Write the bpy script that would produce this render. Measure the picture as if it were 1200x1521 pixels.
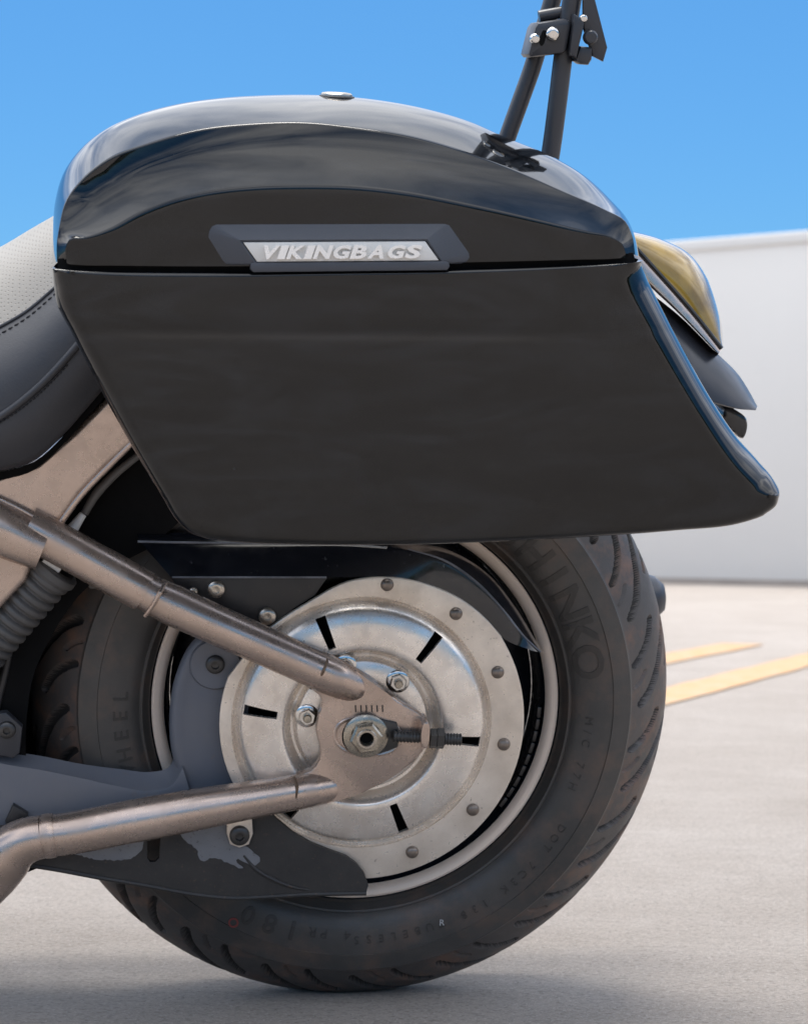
import bpy, bmesh, math, random
import numpy as np
from mathutils import Vector, Matrix, Euler
random.seed(7)
np.random.seed(7)
R_ = math.radians
scene = bpy.context.scene
for o in list(bpy.data.objects):
    bpy.data.objects.remove(o)

# ------------------------------------------------------------------ camera
FPX, CX, CY = 3490.2, 600.0, 760.0          # focal length in photo pixels, image centre
CAM_H = 0.497                               # lens height above the concrete
cam_d = bpy.data.cameras.new('camera')
cam = bpy.data.objects.new('camera', cam_d)
scene.collection.objects.link(cam)
cam.location = (0, 0, CAM_H)
cam.rotation_euler = (R_(90), 0, 0)
cam_d.sensor_fit = 'VERTICAL'
cam_d.sensor_height = 24.0
cam_d.lens = FPX / 1521.0 * 24.0
cam_d.clip_start = 0.05
cam_d.clip_end = 3000
cam_d.dof.use_dof = True
cam_d.dof.focus_distance = 2.14
cam_d.dof.aperture_fstop = 8.0
scene.camera = cam

# ------------------------------------------------------------------ sky and sun
SUN_EL, SUN_AZ = 81.0, 345.0                # azimuth clockwise from straight ahead (+Y)
world = bpy.data.worlds.new('World')
scene.world = world
world.use_nodes = True
nt = world.node_tree
for n in list(nt.nodes):
    nt.nodes.remove(n)
w_out = nt.nodes.new('ShaderNodeOutputWorld')
w_bg = nt.nodes.new('ShaderNodeBackground')
w_sky = nt.nodes.new('ShaderNodeTexSky')
w_sky.sky_type = 'NISHITA'
w_sky.sun_disc = False
w_sky.sun_elevation = R_(SUN_EL)
w_sky.sun_rotation = R_(SUN_AZ)
w_sky.altitude = 300
w_sky.air_density = 1.0
w_sky.dust_density = 0.7
w_sky.ozone_density = 3.0
w_bg.inputs['Strength'].default_value = 0.105
hs = nt.nodes.new('ShaderNodeHueSaturation')
hs.inputs['Saturation'].default_value = 1.25
nt.links.new(w_sky.outputs[0], hs.inputs['Color'])
tint = nt.nodes.new('ShaderNodeMixRGB'); tint.blend_type = 'MULTIPLY'; tint.inputs['Fac'].default_value = 1.0
tint.inputs['Color2'].default_value = (0.245, 0.40, 0.51, 1)
nt.links.new(hs.outputs[0], tint.inputs['Color1'])
# thin streaky cloud high up (seen in the paint of the lid)
tc = nt.nodes.new('ShaderNodeTexCoord')
sep = nt.nodes.new('ShaderNodeSeparateXYZ')
nt.links.new(tc.outputs['Generated'], sep.inputs[0])
zc = nt.nodes.new('ShaderNodeMath'); zc.operation = 'MAXIMUM'; zc.inputs[1].default_value = 0.06
nt.links.new(sep.outputs['Z'], zc.inputs[0])
dx = nt.nodes.new('ShaderNodeMath'); dx.operation = 'DIVIDE'
dy = nt.nodes.new('ShaderNodeMath'); dy.operation = 'DIVIDE'
nt.links.new(sep.outputs['X'], dx.inputs[0]); nt.links.new(zc.outputs[0], dx.inputs[1])
nt.links.new(sep.outputs['Y'], dy.inputs[0]); nt.links.new(zc.outputs[0], dy.inputs[1])
cmb = nt.nodes.new('ShaderNodeCombineXYZ')
nt.links.new(dx.outputs[0], cmb.inputs[0]); nt.links.new(dy.outputs[0], cmb.inputs[1])
cn = nt.nodes.new('ShaderNodeTexNoise')
cn.inputs['Scale'].default_value = 1.0; cn.inputs['Detail'].default_value = 7; cn.inputs['Roughness'].default_value = 0.55
cn.inputs['Distortion'].default_value = 0.6
nt.links.new(cmb.outputs[0], cn.inputs['Vector'])
cr = nt.nodes.new('ShaderNodeMapRange')
cr.inputs['From Min'].default_value = 0.33; cr.inputs['From Max'].default_value = 0.62
cr.inputs['To Min'].default_value = 0.0; cr.inputs['To Max'].default_value = 0.95
nt.links.new(cn.outputs['Fac'], cr.inputs['Value'])
el = nt.nodes.new('ShaderNodeMapRange')
el.inputs['From Min'].default_value = 0.24; el.inputs['From Max'].default_value = 0.42
nt.links.new(sep.outputs['Z'], el.inputs['Value'])
cf = nt.nodes.new('ShaderNodeMath'); cf.operation = 'MULTIPLY'
nt.links.new(cr.outputs[0], cf.inputs[0]); nt.links.new(el.outputs[0], cf.inputs[1])
mx = nt.nodes.new('ShaderNodeMixRGB')
mx.inputs['Color2'].default_value = (9.1, 9.15, 9.35, 1)
nt.links.new(cf.outputs[0], mx.inputs['Fac'])
even = nt.nodes.new('ShaderNodeMixRGB'); even.inputs['Fac'].default_value = 0.35
even.inputs['Color2'].default_value = (0.56, 1.66, 3.2, 1)
nt.links.new(tint.outputs[0], even.inputs['Color1'])
nt.links.new(even.outputs[0], mx.inputs['Color1'])
nt.links.new(mx.outputs[0], w_bg.inputs['Color'])
nt.links.new(w_bg.outputs[0], w_out.inputs['Surface'])

sun_d = bpy.data.lights.new('sun', 'SUN')
sun = bpy.data.objects.new('sun', sun_d)
scene.collection.objects.link(sun)
sun_d.energy = 1.3
sun_d.angle = R_(28.0)
sun_d.color = (1.0, 0.95, 0.88)
S = Vector((math.cos(R_(SUN_EL)) * math.sin(R_(SUN_AZ)), math.cos(R_(SUN_EL)) * math.cos(R_(SUN_AZ)), math.sin(R_(SUN_EL))))
sun.rotation_euler = S.to_track_quat('Z', 'Y').to_euler()
sun.location = S * 20

vs = scene.view_settings
vs.view_transform = 'Standard'
vs.look = 'None'
vs.exposure = 1.42
vs.gamma = 1.0
vs.use_curve_mapping = False

# ------------------------------------------------------------------ materials
MATS = {}
def nodes_of(name):
    m = bpy.data.materials.new(name)
    m.use_nodes = True
    MATS[name] = m
    t = m.node_tree
    return m, t, t.nodes['Principled BSDF']
def noise(t, scale, detail=4, rough=0.55, vec=None, dist=0.0):
    n = t.nodes.new('ShaderNodeTexNoise')
    n.inputs['Scale'].default_value = scale
    n.inputs['Detail'].default_value = detail
    n.inputs['Roughness'].default_value = rough
    n.inputs['Distortion'].default_value = dist
    if vec is None:
        c = t.nodes.new('ShaderNodeTexCoord'); vec = c.outputs['Object']
    t.links.new(vec, n.inputs['Vector'])
    return n.outputs['Fac']
def ramp(t, fac, a, b, lo=0.0, hi=1.0):
    r = t.nodes.new('ShaderNodeMapRange')
    r.inputs['From Min'].default_value = a; r.inputs['From Max'].default_value = b
    r.inputs['To Min'].default_value = lo; r.inputs['To Max'].default_value = hi
    t.links.new(fac, r.inputs['Value'])
    return r.outputs[0]
def mix(t, fac, c1, c2):
    m = t.nodes.new('ShaderNodeMixRGB')
    if isinstance(fac, float): m.inputs['Fac'].default_value = fac
    else: t.links.new(fac, m.inputs['Fac'])
    for k, c in (('Color1', c1), ('Color2', c2)):
        if isinstance(c, tuple): m.inputs[k].default_value = (*c, 1)
        else: t.links.new(c, m.inputs[k])
    return m.outputs[0]
def bump(t, b, height, strength, dist):
    n = t.nodes.new('ShaderNodeBump')
    n.inputs['Strength'].default_value = strength
    n.inputs['Distance'].default_value = dist
    t.links.new(height, n.inputs['Height'])
    t.links.new(n.outputs[0], b.inputs['Normal'])
def surf(name, col, rough, metal=0.0, col2=None, wear=None, wear_amt=(0.62, 0.72), scale=14, fine=900, fbump=0.0, fdist=0.0004,
         coat=0.0, rvar=0.08, mott=0.35, spec=0.5):
    """a painted / metal / plastic surface: mottled colour, wear spots, fine relief, uneven gloss"""
    m, t, b = nodes_of(name)
    n1 = noise(t, scale, 6, 0.6)
    c2 = col2 or tuple(c * 0.72 for c in col)
    base = mix(t, ramp(t, n1, 0.35, 0.7, 0, mott * 2), col, c2)
    if wear:
        n2 = noise(t, scale * 9, 5, 0.65)
        base = mix(t, ramp(t, n2, wear_amt[0], wear_amt[1]), base, wear)
    t.links.new(base, b.inputs['Base Color'])
    b.inputs['Metallic'].default_value = metal
    b.inputs['Specular IOR Level'].default_value = spec
    t.links.new(ramp(t, noise(t, scale * 4, 5), 0.3, 0.7, max(0.02, rough - rvar), rough + rvar), b.inputs['Roughness'])
    b.inputs['Coat Weight'].default_value = coat
    b.inputs['Coat Roughness'].default_value = 0.04
    if fbump:
        bump(t, b, noise(t, fine, 3, 0.6), fbump, fdist)
    return m

# gloss black lacquer, dust specks, and streaky reflections painted into the colour
m, t, b = nodes_of('gloss_black')
dust = ramp(t, noise(t, 620, 2, 0.5), 0.73, 0.80)
fm_ = t.nodes.new('ShaderNodeMapping'); fm_.inputs['Scale'].default_value = (0.30, 1, 1.5); fm_.inputs['Rotation'].default_value = (0, R_(18), 0)
fc_ = t.nodes.new('ShaderNodeTexCoord'); t.links.new(fc_.outputs['Object'], fm_.inputs['Vector'])
refl_streaks = ramp(t, noise(t, 13, 8, 0.66, fm_.outputs[0], dist=2.8), 0.46, 0.74, 0, 0.24)
dd = t.nodes.new('ShaderNodeMath'); dd.operation = 'MAXIMUM'
t.links.new(dust, dd.inputs[0]); t.links.new(refl_streaks, dd.inputs[1])
t.links.new(mix(t, dd.outputs[0], (0.0012, 0.0016, 0.0024), (0.036, 0.041, 0.050)), b.inputs['Base Color'])
t.links.new(ramp(t, noise(t, 30, 5), 0.3, 0.7, 0.03, 0.065), b.inputs['Roughness'])
b.inputs['Specular IOR Level'].default_value = 0.45
b.inputs['Coat Weight'].default_value = 0.15
b.inputs['Coat Roughness'].default_value = 0.03
bump(t, b, noise(t, 14, 3, 0.45), 0.10, 0.0010)

surf('guard_black', (0.006, 0.007, 0.010), 0.16, col2=(0.012, 0.013, 0.018), wear=(0.12, 0.12, 0.13), wear_amt=(0.66, 0.78), scale=22, coat=0.4, rvar=0.1)
surf('satin_black', (0.020, 0.020, 0.022), 0.42, col2=(0.030, 0.028, 0.027), wear=(0.10, 0.075, 0.055), wear_amt=(0.64, 0.76), fbump=0.25)
surf('bar_black', (0.028, 0.030, 0.036), 0.34, col2=(0.04, 0.042, 0.05), rvar=0.05)
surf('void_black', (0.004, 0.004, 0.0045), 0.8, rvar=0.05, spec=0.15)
surf('badge_black', (0.050, 0.055, 0.068), 0.42, rvar=0.04, fine=2200, fbump=0.5, fdist=0.0005, mott=0.1)
surf('badge_silver', (0.66, 0.645, 0.615), 0.42, metal=0.1, rvar=0.05, fine=1800, fbump=0.25, mott=0.12)
surf('letter_silver', (0.90, 0.88, 0.85), 0.28, metal=0.35, rvar=0.04, mott=0.1)
surf('bronze_paint', (0.56, 0.45, 0.385), 0.27, metal=0.80, col2=(0.40, 0.31, 0.255), wear=(0.13, 0.075, 0.045), wear_amt=(0.66, 0.78), scale=16, fine=1500, fbump=0.08)
surf('cover_metal', (0.90, 0.84, 0.77), 0.28, metal=0.70, col2=(0.60, 0.52, 0.445), wear=(0.26, 0.20, 0.15), wear_amt=(0.69, 0.84), scale=24, fine=1300, fbump=0.10)
surf('flange_metal', (0.84, 0.75, 0.65), 0.34, metal=0.50, col2=(0.54, 0.455, 0.37), wear=(0.18, 0.13, 0.09), wear_amt=(0.64, 0.78), scale=26, fine=1300, fbump=0.12)
surf('rivet_metal', (0.24, 0.20, 0.17), 0.34, metal=0.7)
surf('rim_lip', (0.92, 0.77, 0.65), 0.33, metal=0.1, rvar=0.05, mott=0.15)
surf('rim_dark', (0.010, 0.013, 0.020), 0.22, rvar=0.08, wear=(0.05, 0.045, 0.04), wear_amt=(0.66, 0.8))
surf('chrome', (0.72, 0.70, 0.67), 0.16, metal=1.0, rvar=0.06)
surf('zinc', (0.55, 0.50, 0.44), 0.30, metal=0.9, col2=(0.36, 0.31, 0.25), scale=60)
surf('brassy', (0.46, 0.415, 0.345), 0.28, metal=0.9, col2=(0.20, 0.175, 0.145), scale=70)
surf('dark_steel', (0.075, 0.073, 0.072), 0.38, metal=0.7, scale=50)
surf('weld', (0.22, 0.15, 0.10), 0.45, metal=0.6, col2=(0.08, 0.06, 0.05), scale=60, fbump=0.5)
surf('blue_grey', (0.11, 0.122, 0.15), 0.44, col2=(0.16, 0.155, 0.162), wear=(0.16, 0.13, 0.12), wear_amt=(0.62, 0.80), scale=13, fbump=0.15, rvar=0.06)
surf('boot_rubber', (0.075, 0.074, 0.074), 0.46, col2=(0.12, 0.112, 0.105), scale=20)
surf('leather_dark', (0.030, 0.031, 0.037), 0.45, col2=(0.045, 0.045, 0.05), fine=500, fbump=0.35, fdist=0.0006, rvar=0.06)
surf('thread', (0.018, 0.018, 0.022), 0.7)
surf('white_plastic', (0.75, 0.76, 0.76), 0.4)
surf('lens_amber', (0.36, 0.225, 0.030), 0.10, col2=(0.12, 0.068, 0.014), scale=22, coat=1.0, rvar=0.03, mott=0.45)
surf('copper_chrome', (0.62, 0.47, 0.38), 0.22, metal=0.85, col2=(0.5, 0.45, 0.42), scale=25)
surf('fender_black', (0.035, 0.038, 0.048), 0.34, rvar=0.05)
surf('engine_grey', (0.10, 0.10, 0.105), 0.45, metal=0.5)
surf('red_paint', (0.22, 0.045, 0.04), 0.6)
surf('white_paint', (0.45, 0.45, 0.45), 0.6)

surf('edge_highlight', (0.22, 0.23, 0.26), 0.3, col2=(0.05, 0.05, 0.06), scale=30, mott=0.5)  # worn rim with its highlight painted in as pale grey
# perforated pale seat vinyl: little holes are fine relief
m, t, b = nodes_of('perforated_vinyl')
tcn = t.nodes.new('ShaderNodeTexCoord')
vor = t.nodes.new('ShaderNodeTexVoronoi'); vor.inputs['Scale'].default_value = 300; vor.inputs['Randomness'].default_value = 0.08
t.links.new(tcn.outputs['Object'], vor.inputs['Vector'])
hole = ramp(t, vor.outputs['Distance'], 0.20, 0.34)
t.links.new(mix(t, hole, (0.24, 0.22, 0.19), mix(t, ramp(t, noise(t, 12, 5), 0.35, 0.7), (0.34, 0.315, 0.28), (0.29, 0.27, 0.24))), b.inputs['Base Color'])
b.inputs['Roughness'].default_value = 0.55
bump(t, b, hole, 0.5, 0.0006)

# tyre rubber: brownish dust on the tread shoulders, greyer walls
def tyre_mat(name, c1, c2, c3, rough, amt):
    m, t, b = nodes_of(name)
    n1 = ramp(t, noise(t, 9, 6, 0.62), 0.38, 0.68)
    base = mix(t, n1, c1, c2)
    base = mix(t, ramp(t, noise(t, 26, 6, 0.65), 0.48, 0.72, 0, amt), base, c3)
    base = mix(t, ramp(t, noise(t, 330, 3, 0.6), 0.70, 0.80, 0, 0.7), base, (0.11, 0.095, 0.085))
    t.links.new(base, b.inputs['Base Color'])
    t.links.new(ramp(t, noise(t, 40, 5), 0.3, 0.7, rough - 0.08, rough + 0.1), b.inputs['Roughness'])
    bump(t, b, noise(t, 420, 4, 0.65), 0.25, 0.0007)
tyre_mat('tyre_tread', (0.060, 0.055, 0.053), (0.095, 0.080, 0.072), (0.180, 0.100, 0.068), 0.50, 1.0)
tyre_mat('tyre_groove', (0.020, 0.018, 0.0175), (0.030, 0.026, 0.024), (0.042, 0.030, 0.024), 0.7, 0.5)  # shade of the deep grooves put into the colour, less dust too
tyre_mat('tyre_wall', (0.044, 0.042, 0.040), (0.075, 0.067, 0.061), (0.105, 0.073, 0.057), 0.42, 0.9)
tyre_mat('tyre_letter', (0.028, 0.026, 0.0245), (0.044, 0.039, 0.035), (0.060, 0.044, 0.035), 0.5, 0.7)

# black lower guard whose paint has flaked to grey in patches
m, t, b = nodes_of('flaked_guard')
tcn = t.nodes.new('ShaderNodeTexCoord')
base = mix(t, ramp(t, noise(t, 30, 6, 0.65), 0.35, 0.7), (0.022, 0.021, 0.021), (0.036, 0.033, 0.031))
base = mix(t, ramp(t, noise(t, 190, 4, 0.7), 0.60, 0.72, 0, 0.7), base, (0.10, 0.060, 0.040))
t.links.new(base, b.inputs['Base Color'])
b.inputs['Roughness'].default_value = 0.55
bump(t, b, noise(t, 500, 3), 0.3, 0.0006)
surf('bare_grey', (0.17, 0.18, 0.20), 0.42, metal=0.3, col2=(0.23, 0.235, 0.25), scale=40, wear=(0.05, 0.05, 0.05), wear_amt=(0.62, 0.72))

# broomed pale concrete
m, t, b = nodes_of('concrete_ground')
tcn = t.nodes.new('ShaderNodeTexCoord')
gv = tcn.outputs['Object']
mp = t.nodes.new('ShaderNodeMapping'); mp.inputs['Scale'].default_value = (0.62, 1.0, 1.0); mp.inputs['Rotation'].default_value = (0, 0, R_(22))
t.links.new(gv, mp.inputs['Vector'])
big = ramp(t, noise(t, 1.6, 7, 0.62, gv), 0.32, 0.68)
base = mix(t, big, (0.46, 0.395, 0.34), (0.56, 0.495, 0.44))
base = mix(t, ramp(t, noise(t, 7, 7, 0.68, mp.outputs[0]), 0.42, 0.68, 0, 0.45), base, (0.37, 0.31, 0.26))
base = mix(t, ramp(t, noise(t, 55, 7, 0.78, mp.outputs[0]), 0.46, 0.66, 0, 0.45), base, (0.31, 0.265, 0.225))
base = mix(t, ramp(t, noise(t, 130, 6, 0.8, gv), 0.50, 0.64, 0, 0.75), base, (0.22, 0.19, 0.165))
base = mix(t, ramp(t, noise(t, 210, 5, 0.78, gv), 0.53, 0.64, 0, 0.85), base, (0.68, 0.63, 0.58))
base = mix(t, ramp(t, noise(t, 21, 6, 0.72, gv), 0.655, 0.74, 0, 0.6), base, (0.17, 0.155, 0.145))
base = mix(t, ramp(t, noise(t, 5, 5, 0.7, gv), 0.66, 0.76, 0, 0.35), base, (0.45, 0.30, 0.18))
t.links.new(base, b.inputs['Base Color'])
b.inputs['Roughness'].default_value = 0.85
hsum = t.nodes.new('ShaderNodeMath'); hsum.operation = 'ADD'
t.links.new(noise(t, 210, 6, 0.8, mp.outputs[0]), hsum.inputs[0]); t.links.new(noise(t, 32, 6, 0.75, mp.outputs[0]), hsum.inputs[1])
bump(t, b, hsum.outputs[0], 1.0, 0.007)

m, t, b = nodes_of('faded_fleck')
t.links.new(mix(t, ramp(t, noise(t, 60, 6, 0.7), 0.42, 0.6), (0.40, 0.34, 0.29), (0.46, 0.32, 0.19)), b.inputs['Base Color'])
b.inputs['Roughness'].default_value = 0.9

m, t, b = nodes_of('orange_line')
wearf = ramp(t, noise(t, 12, 7, 0.75), 0.40, 0.62, 0.15, 0.85)
t.links.new(mix(t, wearf, (0.48, 0.355, 0.24), (0.54, 0.29, 0.115)), b.inputs['Base Color'])
b.inputs['Roughness'].default_value = 0.8

m, t, b = nodes_of('wall_paint')
tcn = t.nodes.new('ShaderNodeTexCoord')
base = mix(t, ramp(t, noise(t, 0.7, 6, 0.6), 0.3, 0.7), (0.72, 0.69, 0.645), (0.75, 0.72, 0.675))
base = mix(t, ramp(t, noise(t, 5, 7, 0.7), 0.55, 0.8, 0, 0.3), base, (0.66, 0.63, 0.58))
t.links.new(base, b.inputs['Base Color'])
b.inputs['Roughness'].default_value = 0.85
bump(t, b, noise(t, 60, 5), 0.3, 0.004)
surf('wall_coping', (0.78, 0.755, 0.715), 0.8, scale=1.2, mott=0.12)
surf('wall_dirt', (0.42, 0.36, 0.31), 0.9, scale=3)

# ------------------------------------------------------------------ frames and helpers
LEAN, YAW = 0.1929, 0.1009
ROT = Euler((LEAN, 0, YAW), 'XYZ').to_matrix()
WHEEL = Vector((-0.0535, 2.4, CAM_H - 0.1796))         # centre of the rear wheel
RN = np.array(ROT); WN = np.array(WHEEL)
def U(px, py, w):
    """point of the bike frame (x back, y to its right side, z up) in the plane y = -w seen at photo pixel px, py"""
    d = np.array([(px - CX) / FPX, 1.0, (CY - py) / FPX])
    o = np.array([0, 0, CAM_H]) - WN
    dl = RN.T @ d; ol = RN.T @ o
    s = (-w - ol[1]) / dl[1]
    return ol + s * dl
def V3(a): return (float(a[0]), float(a[1]), float(a[2]))

def link(o, parent=None):
    scene.collection.objects.link(o)
    if parent is not None: o.parent = parent
    return o
class Thing:
    """an Empty at a thing's base; parts are given in the bike frame and shifted to it"""
    def __init__(self, name, label, cat, base, group=None):
        self.e = bpy.data.objects.new(name, None)
        scene.collection.objects.link(self.e)
        self.base = Vector(base)
        self.e.location = WHEEL + ROT @ self.base
        self.e.rotation_euler = (LEAN, 0, YAW)
        self.e.empty_display_size = 0.05
        self.e['label'] = label; self.e['category'] = cat
        if group: self.e['group'] = group
    def part(self, name, me, mat=None, parent=None, label=None):
        o = bpy.data.objects.new(name, me)
        if parent is None:
            link(o, self.e); o.location = -self.base
        else:
            link(o, parent)
        if mat: 
            if not me.materials: me.materials.append(MATS[mat])
        if label: o['label'] = label
        return o
def mesh(verts, faces, smooth=True, angle=None, mat=None):
    me = bpy.data.meshes.new('m')
    me.from_pydata([V3(v) for v in verts], [], faces)
    bm = bmesh.new(); bm.from_mesh(me)
    bmesh.ops.remove_doubles(bm, verts=bm.verts, dist=1e-6)
    bmesh.ops.recalc_face_normals(bm, faces=bm.faces)
    bm.to_mesh(me); bm.free()
    finish(me, smooth, angle)
    if mat: me.materials.append(MATS[mat])
    return me
def finish(me, smooth=True, angle=None):
    me.polygons.foreach_set('use_smooth', [smooth] * len(me.polygons))
    if smooth and angle is not None:
        me.set_sharp_from_angle(angle=R_(angle))
    me.update()
def join(*mes):
    bm = bmesh.new()
    for q in mes: bm.from_mesh(q)
    me = bpy.data.meshes.new('m'); bm.to_mesh(me); bm.free()
    return me
def catmull(pts, n, closed=False):
    """evenly spaced points on a smooth curve through pts"""
    P = np.array(pts, float); k = len(P); out = []
    if k == 2:
        return np.array([P[0] + (P[1] - P[0]) * s for s in np.linspace(0, 1, n)])
    seg = k if closed else k - 1
    for i in range(seg):
        if closed: a, b_, c, d = P[(i-1) % k], P[i], P[(i+1) % k], P[(i+2) % k]
        else:
            b_, c = P[i], P[i+1]
            a = P[i-1] if i > 0 else 2*b_ - c
            d = P[i+2] if i+2 < k else 2*c - b_
        # centripetal-ish tangents
        l0 = max(1e-9, np.linalg.norm(b_-a)); l1 = max(1e-9, np.linalg.norm(c-b_)); l2 = max(1e-9, np.linalg.norm(d-c))
        m1 = ((b_-a)/l0 * l1 + (c-b_)/l1 * l0) / (l0+l1) * l1
        m2 = ((c-b_)/l1 * l2 + (d-c)/l2 * l1) / (l1+l2) * l1
        for s in np.linspace(0, 1, 24, endpoint=False):
            s2, s3 = s*s, s*s*s
            out.append((2*s3-3*s2+1)*b_ + (s3-2*s2+s)*m1 + (-2*s3+3*s2)*c + (s3-s2)*m2)
    if closed: out.append(out[0])
    else: out.append(P[-1])
    out = np.array(out)
    L = np.concatenate([[0], np.cumsum(np.linalg.norm(np.diff(out, axis=0), axis=1))])
    q = np.linspace(0, L[-1], n + 1)[:-1] if closed else np.linspace(0, L[-1], n)
    return np.stack([np.interp(q, L, out[:, j]) for j in range(out.shape[1])], 1)
def crv(pts, n, w, closed=False):
    """smooth pixel curve put at lateral distance w (number, or a list interpolated along it)"""
    c = catmull(pts, n, closed)
    ws = np.full(n, w, float) if np.isscalar(w) else np.interp(np.linspace(0, 1, n), np.linspace(0, 1, len(w)), w)
    return np.array([U(c[i, 0], c[i, 1], ws[i]) for i in range(n)])
def loft(rows, closed_u=False, cap=False, smooth=True, angle=None, mat=None):
    rows = [np.array(r) for r in rows]; n = len(rows[0]); verts = np.concatenate(rows); F = []
    for j in range(len(rows) - 1):
        for i in range(n if closed_u else n - 1):
            a = j*n + i; b_ = j*n + (i+1) % n
            F.append((a, b_, b_+n, a+n))
    if cap:
        F.append(tuple(range(n))[::-1]); F.append(tuple(range((len(rows)-1)*n, len(rows)*n)))
    return mesh(verts, F, smooth, angle, mat)
def lathe(profile, seg=64, centre=(0, 0, 0), mat=None, angle=35, a0=0.0):
    """profile of (radius, w): turned about the wheel axle direction"""
    c = np.array(centre); rows = []
    th = np.linspace(0, 2*math.pi, seg, endpoint=False) + a0
    for r, w in profile:
        r = max(r, 1e-5)
        rows.append(np.stack([c[0] + r*np.cos(th), np.full(seg, c[1] - w), c[2] + r*np.sin(th)], 1))
    return loft(rows, True, False, True, angle, mat)
def tube(path, rad, seg=20, cap=True, mat=None, angle=40, squash=None):
    """sweep a circle along 3D points; rad a number or one per point"""
    P = np.array(path, float); n = len(P)
    rad = np.full(n, rad) if np.isscalar(rad) else np.interp(np.linspace(0, 1, n), np.linspace(0, 1, len(rad)), rad)
    T = np.gradient(P, axis=0); T /= np.linalg.norm(T, axis=1)[:, None]
    up = np.array([0, 1.0, 0]); rows = []
    for i in range(n):
        a = np.cross(T[i], up)
        if np.linalg.norm(a) < 1e-3: a = np.cross(T[i], np.array([0, 0, 1.0]))
        a /= np.linalg.norm(a); b_ = np.cross(a, T[i])
        th = np.linspace(0, 2*math.pi, seg, endpoint=False)
        sa = sb = 1.0
        if squash: sa, sb = squash
        rows.append(P[i] + rad[i] * (np.cos(th)[:, None]*a*sa + np.sin(th)[:, None]*b_*sb))
    return loft(rows, True, cap, True, angle, mat)
def plate(pts3, thick, bev=0.002, mat=None, seg=2, angle=30):
    """flat outline (bike-frame points in one plane) given thickness away from the viewer and a rounded near edge"""
    bm = bmesh.new()
    vs_ = [bm.verts.new(V3(p)) for p in pts3]
    f = bm.faces.new(vs_)
    f.normal_update()
    if f.normal.y > 0: f.normal_flip()
    r = bmesh.ops.extrude_face_region(bm, geom=[f])
    back = [v for v in r['geom'] if isinstance(v, bmesh.types.BMVert)]
    for v in back: v.co.y += 0
    for v in vs_: v.co.y += thick
    # after extrusion the new face is the near one; the old verts are moved back
    if bev > 0:
        near = set(back)
        ed = [e for e in bm.edges if e.verts[0] in near and e.verts[1] in near]
        bmesh.ops.bevel(bm, geom=ed, offset=bev, segments=seg, profile=0.5, affect='EDGES')
    bmesh.ops.recalc_face_normals(bm, faces=bm.faces)
    bmesh.ops.triangulate(bm, faces=[f for f in bm.faces if len(f.verts) > 4])
    me = bpy.data.meshes.new('m'); bm.to_mesh(me); bm.free()
    finish(me, True, angle)
    if mat: me.materials.append(MATS[mat])
    return me
def pplate(px, w, thick, bev=0.002, n=None, closed=True, mat=None, seg=2):
    pts = catmull(px, n, True) if n else px
    return plate([U(p[0], p[1], w) for p in pts], thick, bev, mat, seg)
def box(c, s, mat=None, bev=0.0015):
    bm = bmesh.new()
    bmesh.ops.create_cube(bm, size=1)
    for v in bm.verts: v.co = Vector((c[0]+v.co.x*s[0], c[1]+v.co.y*s[1], c[2]+v.co.z*s[2]))
    if bev: bmesh.ops.bevel(bm, geom=list(bm.edges), offset=bev, segments=2, profile=0.5, affect='EDGES')
    me = bpy.data.meshes.new('m'); bm.to_mesh(me); bm.free(); finish(me, True, 40)
    if mat: me.materials.append(MATS[mat])
    return me
def rounded(a, b_, r, n=5):
    """rounded rectangle half sizes a, b"""
    out = []
    for cx, cy, s in ((a-r, b_-r, 0), (-a+r, b_-r, 90), (-a+r, -b_+r, 180), (a-r, -b_+r, 270)):
        for k in range(n):
            q = R_(s + 90*k/(n-1)); out.append((cx + r*math.cos(q), cy + r*math.sin(q)))
    return out
def bolt_head(c, r, h, mat, socket=True):
    """domed button head with a hexagon socket"""
    prof = [(r, 0), (r, h*0.35), (r*0.93, h*0.72), (r*0.72, h*0.95), (r*0.48, h), (r*0.42, h)]
    prof += [(r*0.40, h*0.35), (0, h*0.30)] if socket else [(0, h)]
    return lathe(prof, 24, c, mat, 35)
def hex_nut(c, r, h, mat, flange=True, hole=0.0, rot=0.2, dirv=None):
    th = np.arange(6)*math.pi/3 + rot
    rows = []
    c = np.array(c)
    def ring(rad, w): return np.stack([c[0]+rad*np.cos(th), np.full(6, c[1]-w), c[2]+rad*np.sin(th)], 1)
    rows += [ring(r, 0), ring(r, h*0.86), ring(r*0.88, h)]
    if hole: rows += [ring(hole*1.06, h), ring(hole, h*0.9), ring(hole, h*0.2), ring(0.0001, h*0.2)]
    else: rows += [ring(0.0001, h)]
    me = loft(rows, True, False, True, 25, mat)
    if flange:
        f = lathe([(r*1.32, 0), (r*1.34, h*0.16), (r*1.2, h*0.28), (r*0.9, h*0.34)], 36, c, mat)
        me = join(me, f); finish(me, True, 30)
        me.materials.clear(); me.materials.append(MATS[mat])
    return me
def text_mesh(s, size, depth, shear=0.0, bold=0.0, sx=1.0):
    c = bpy.data.curves.new('t', 'FONT')
    c.body = s; c.size = size; c.extrude = depth; c.shear = shear; c.offset = bold
    c.align_x = 'CENTER'; c.resolution_u = 3; c.bevel_depth = 0
    o = bpy.data.objects.new('t', c); scene.collection.objects.link(o)
    dg = bpy.context.evaluated_depsgraph_get()
    me = bpy.data.meshes.new_from_object(o.evaluated_get(dg))
    bpy.data.objects.remove(o); bpy.data.curves.remove(c)
    me.materials.clear()
    return me

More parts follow.
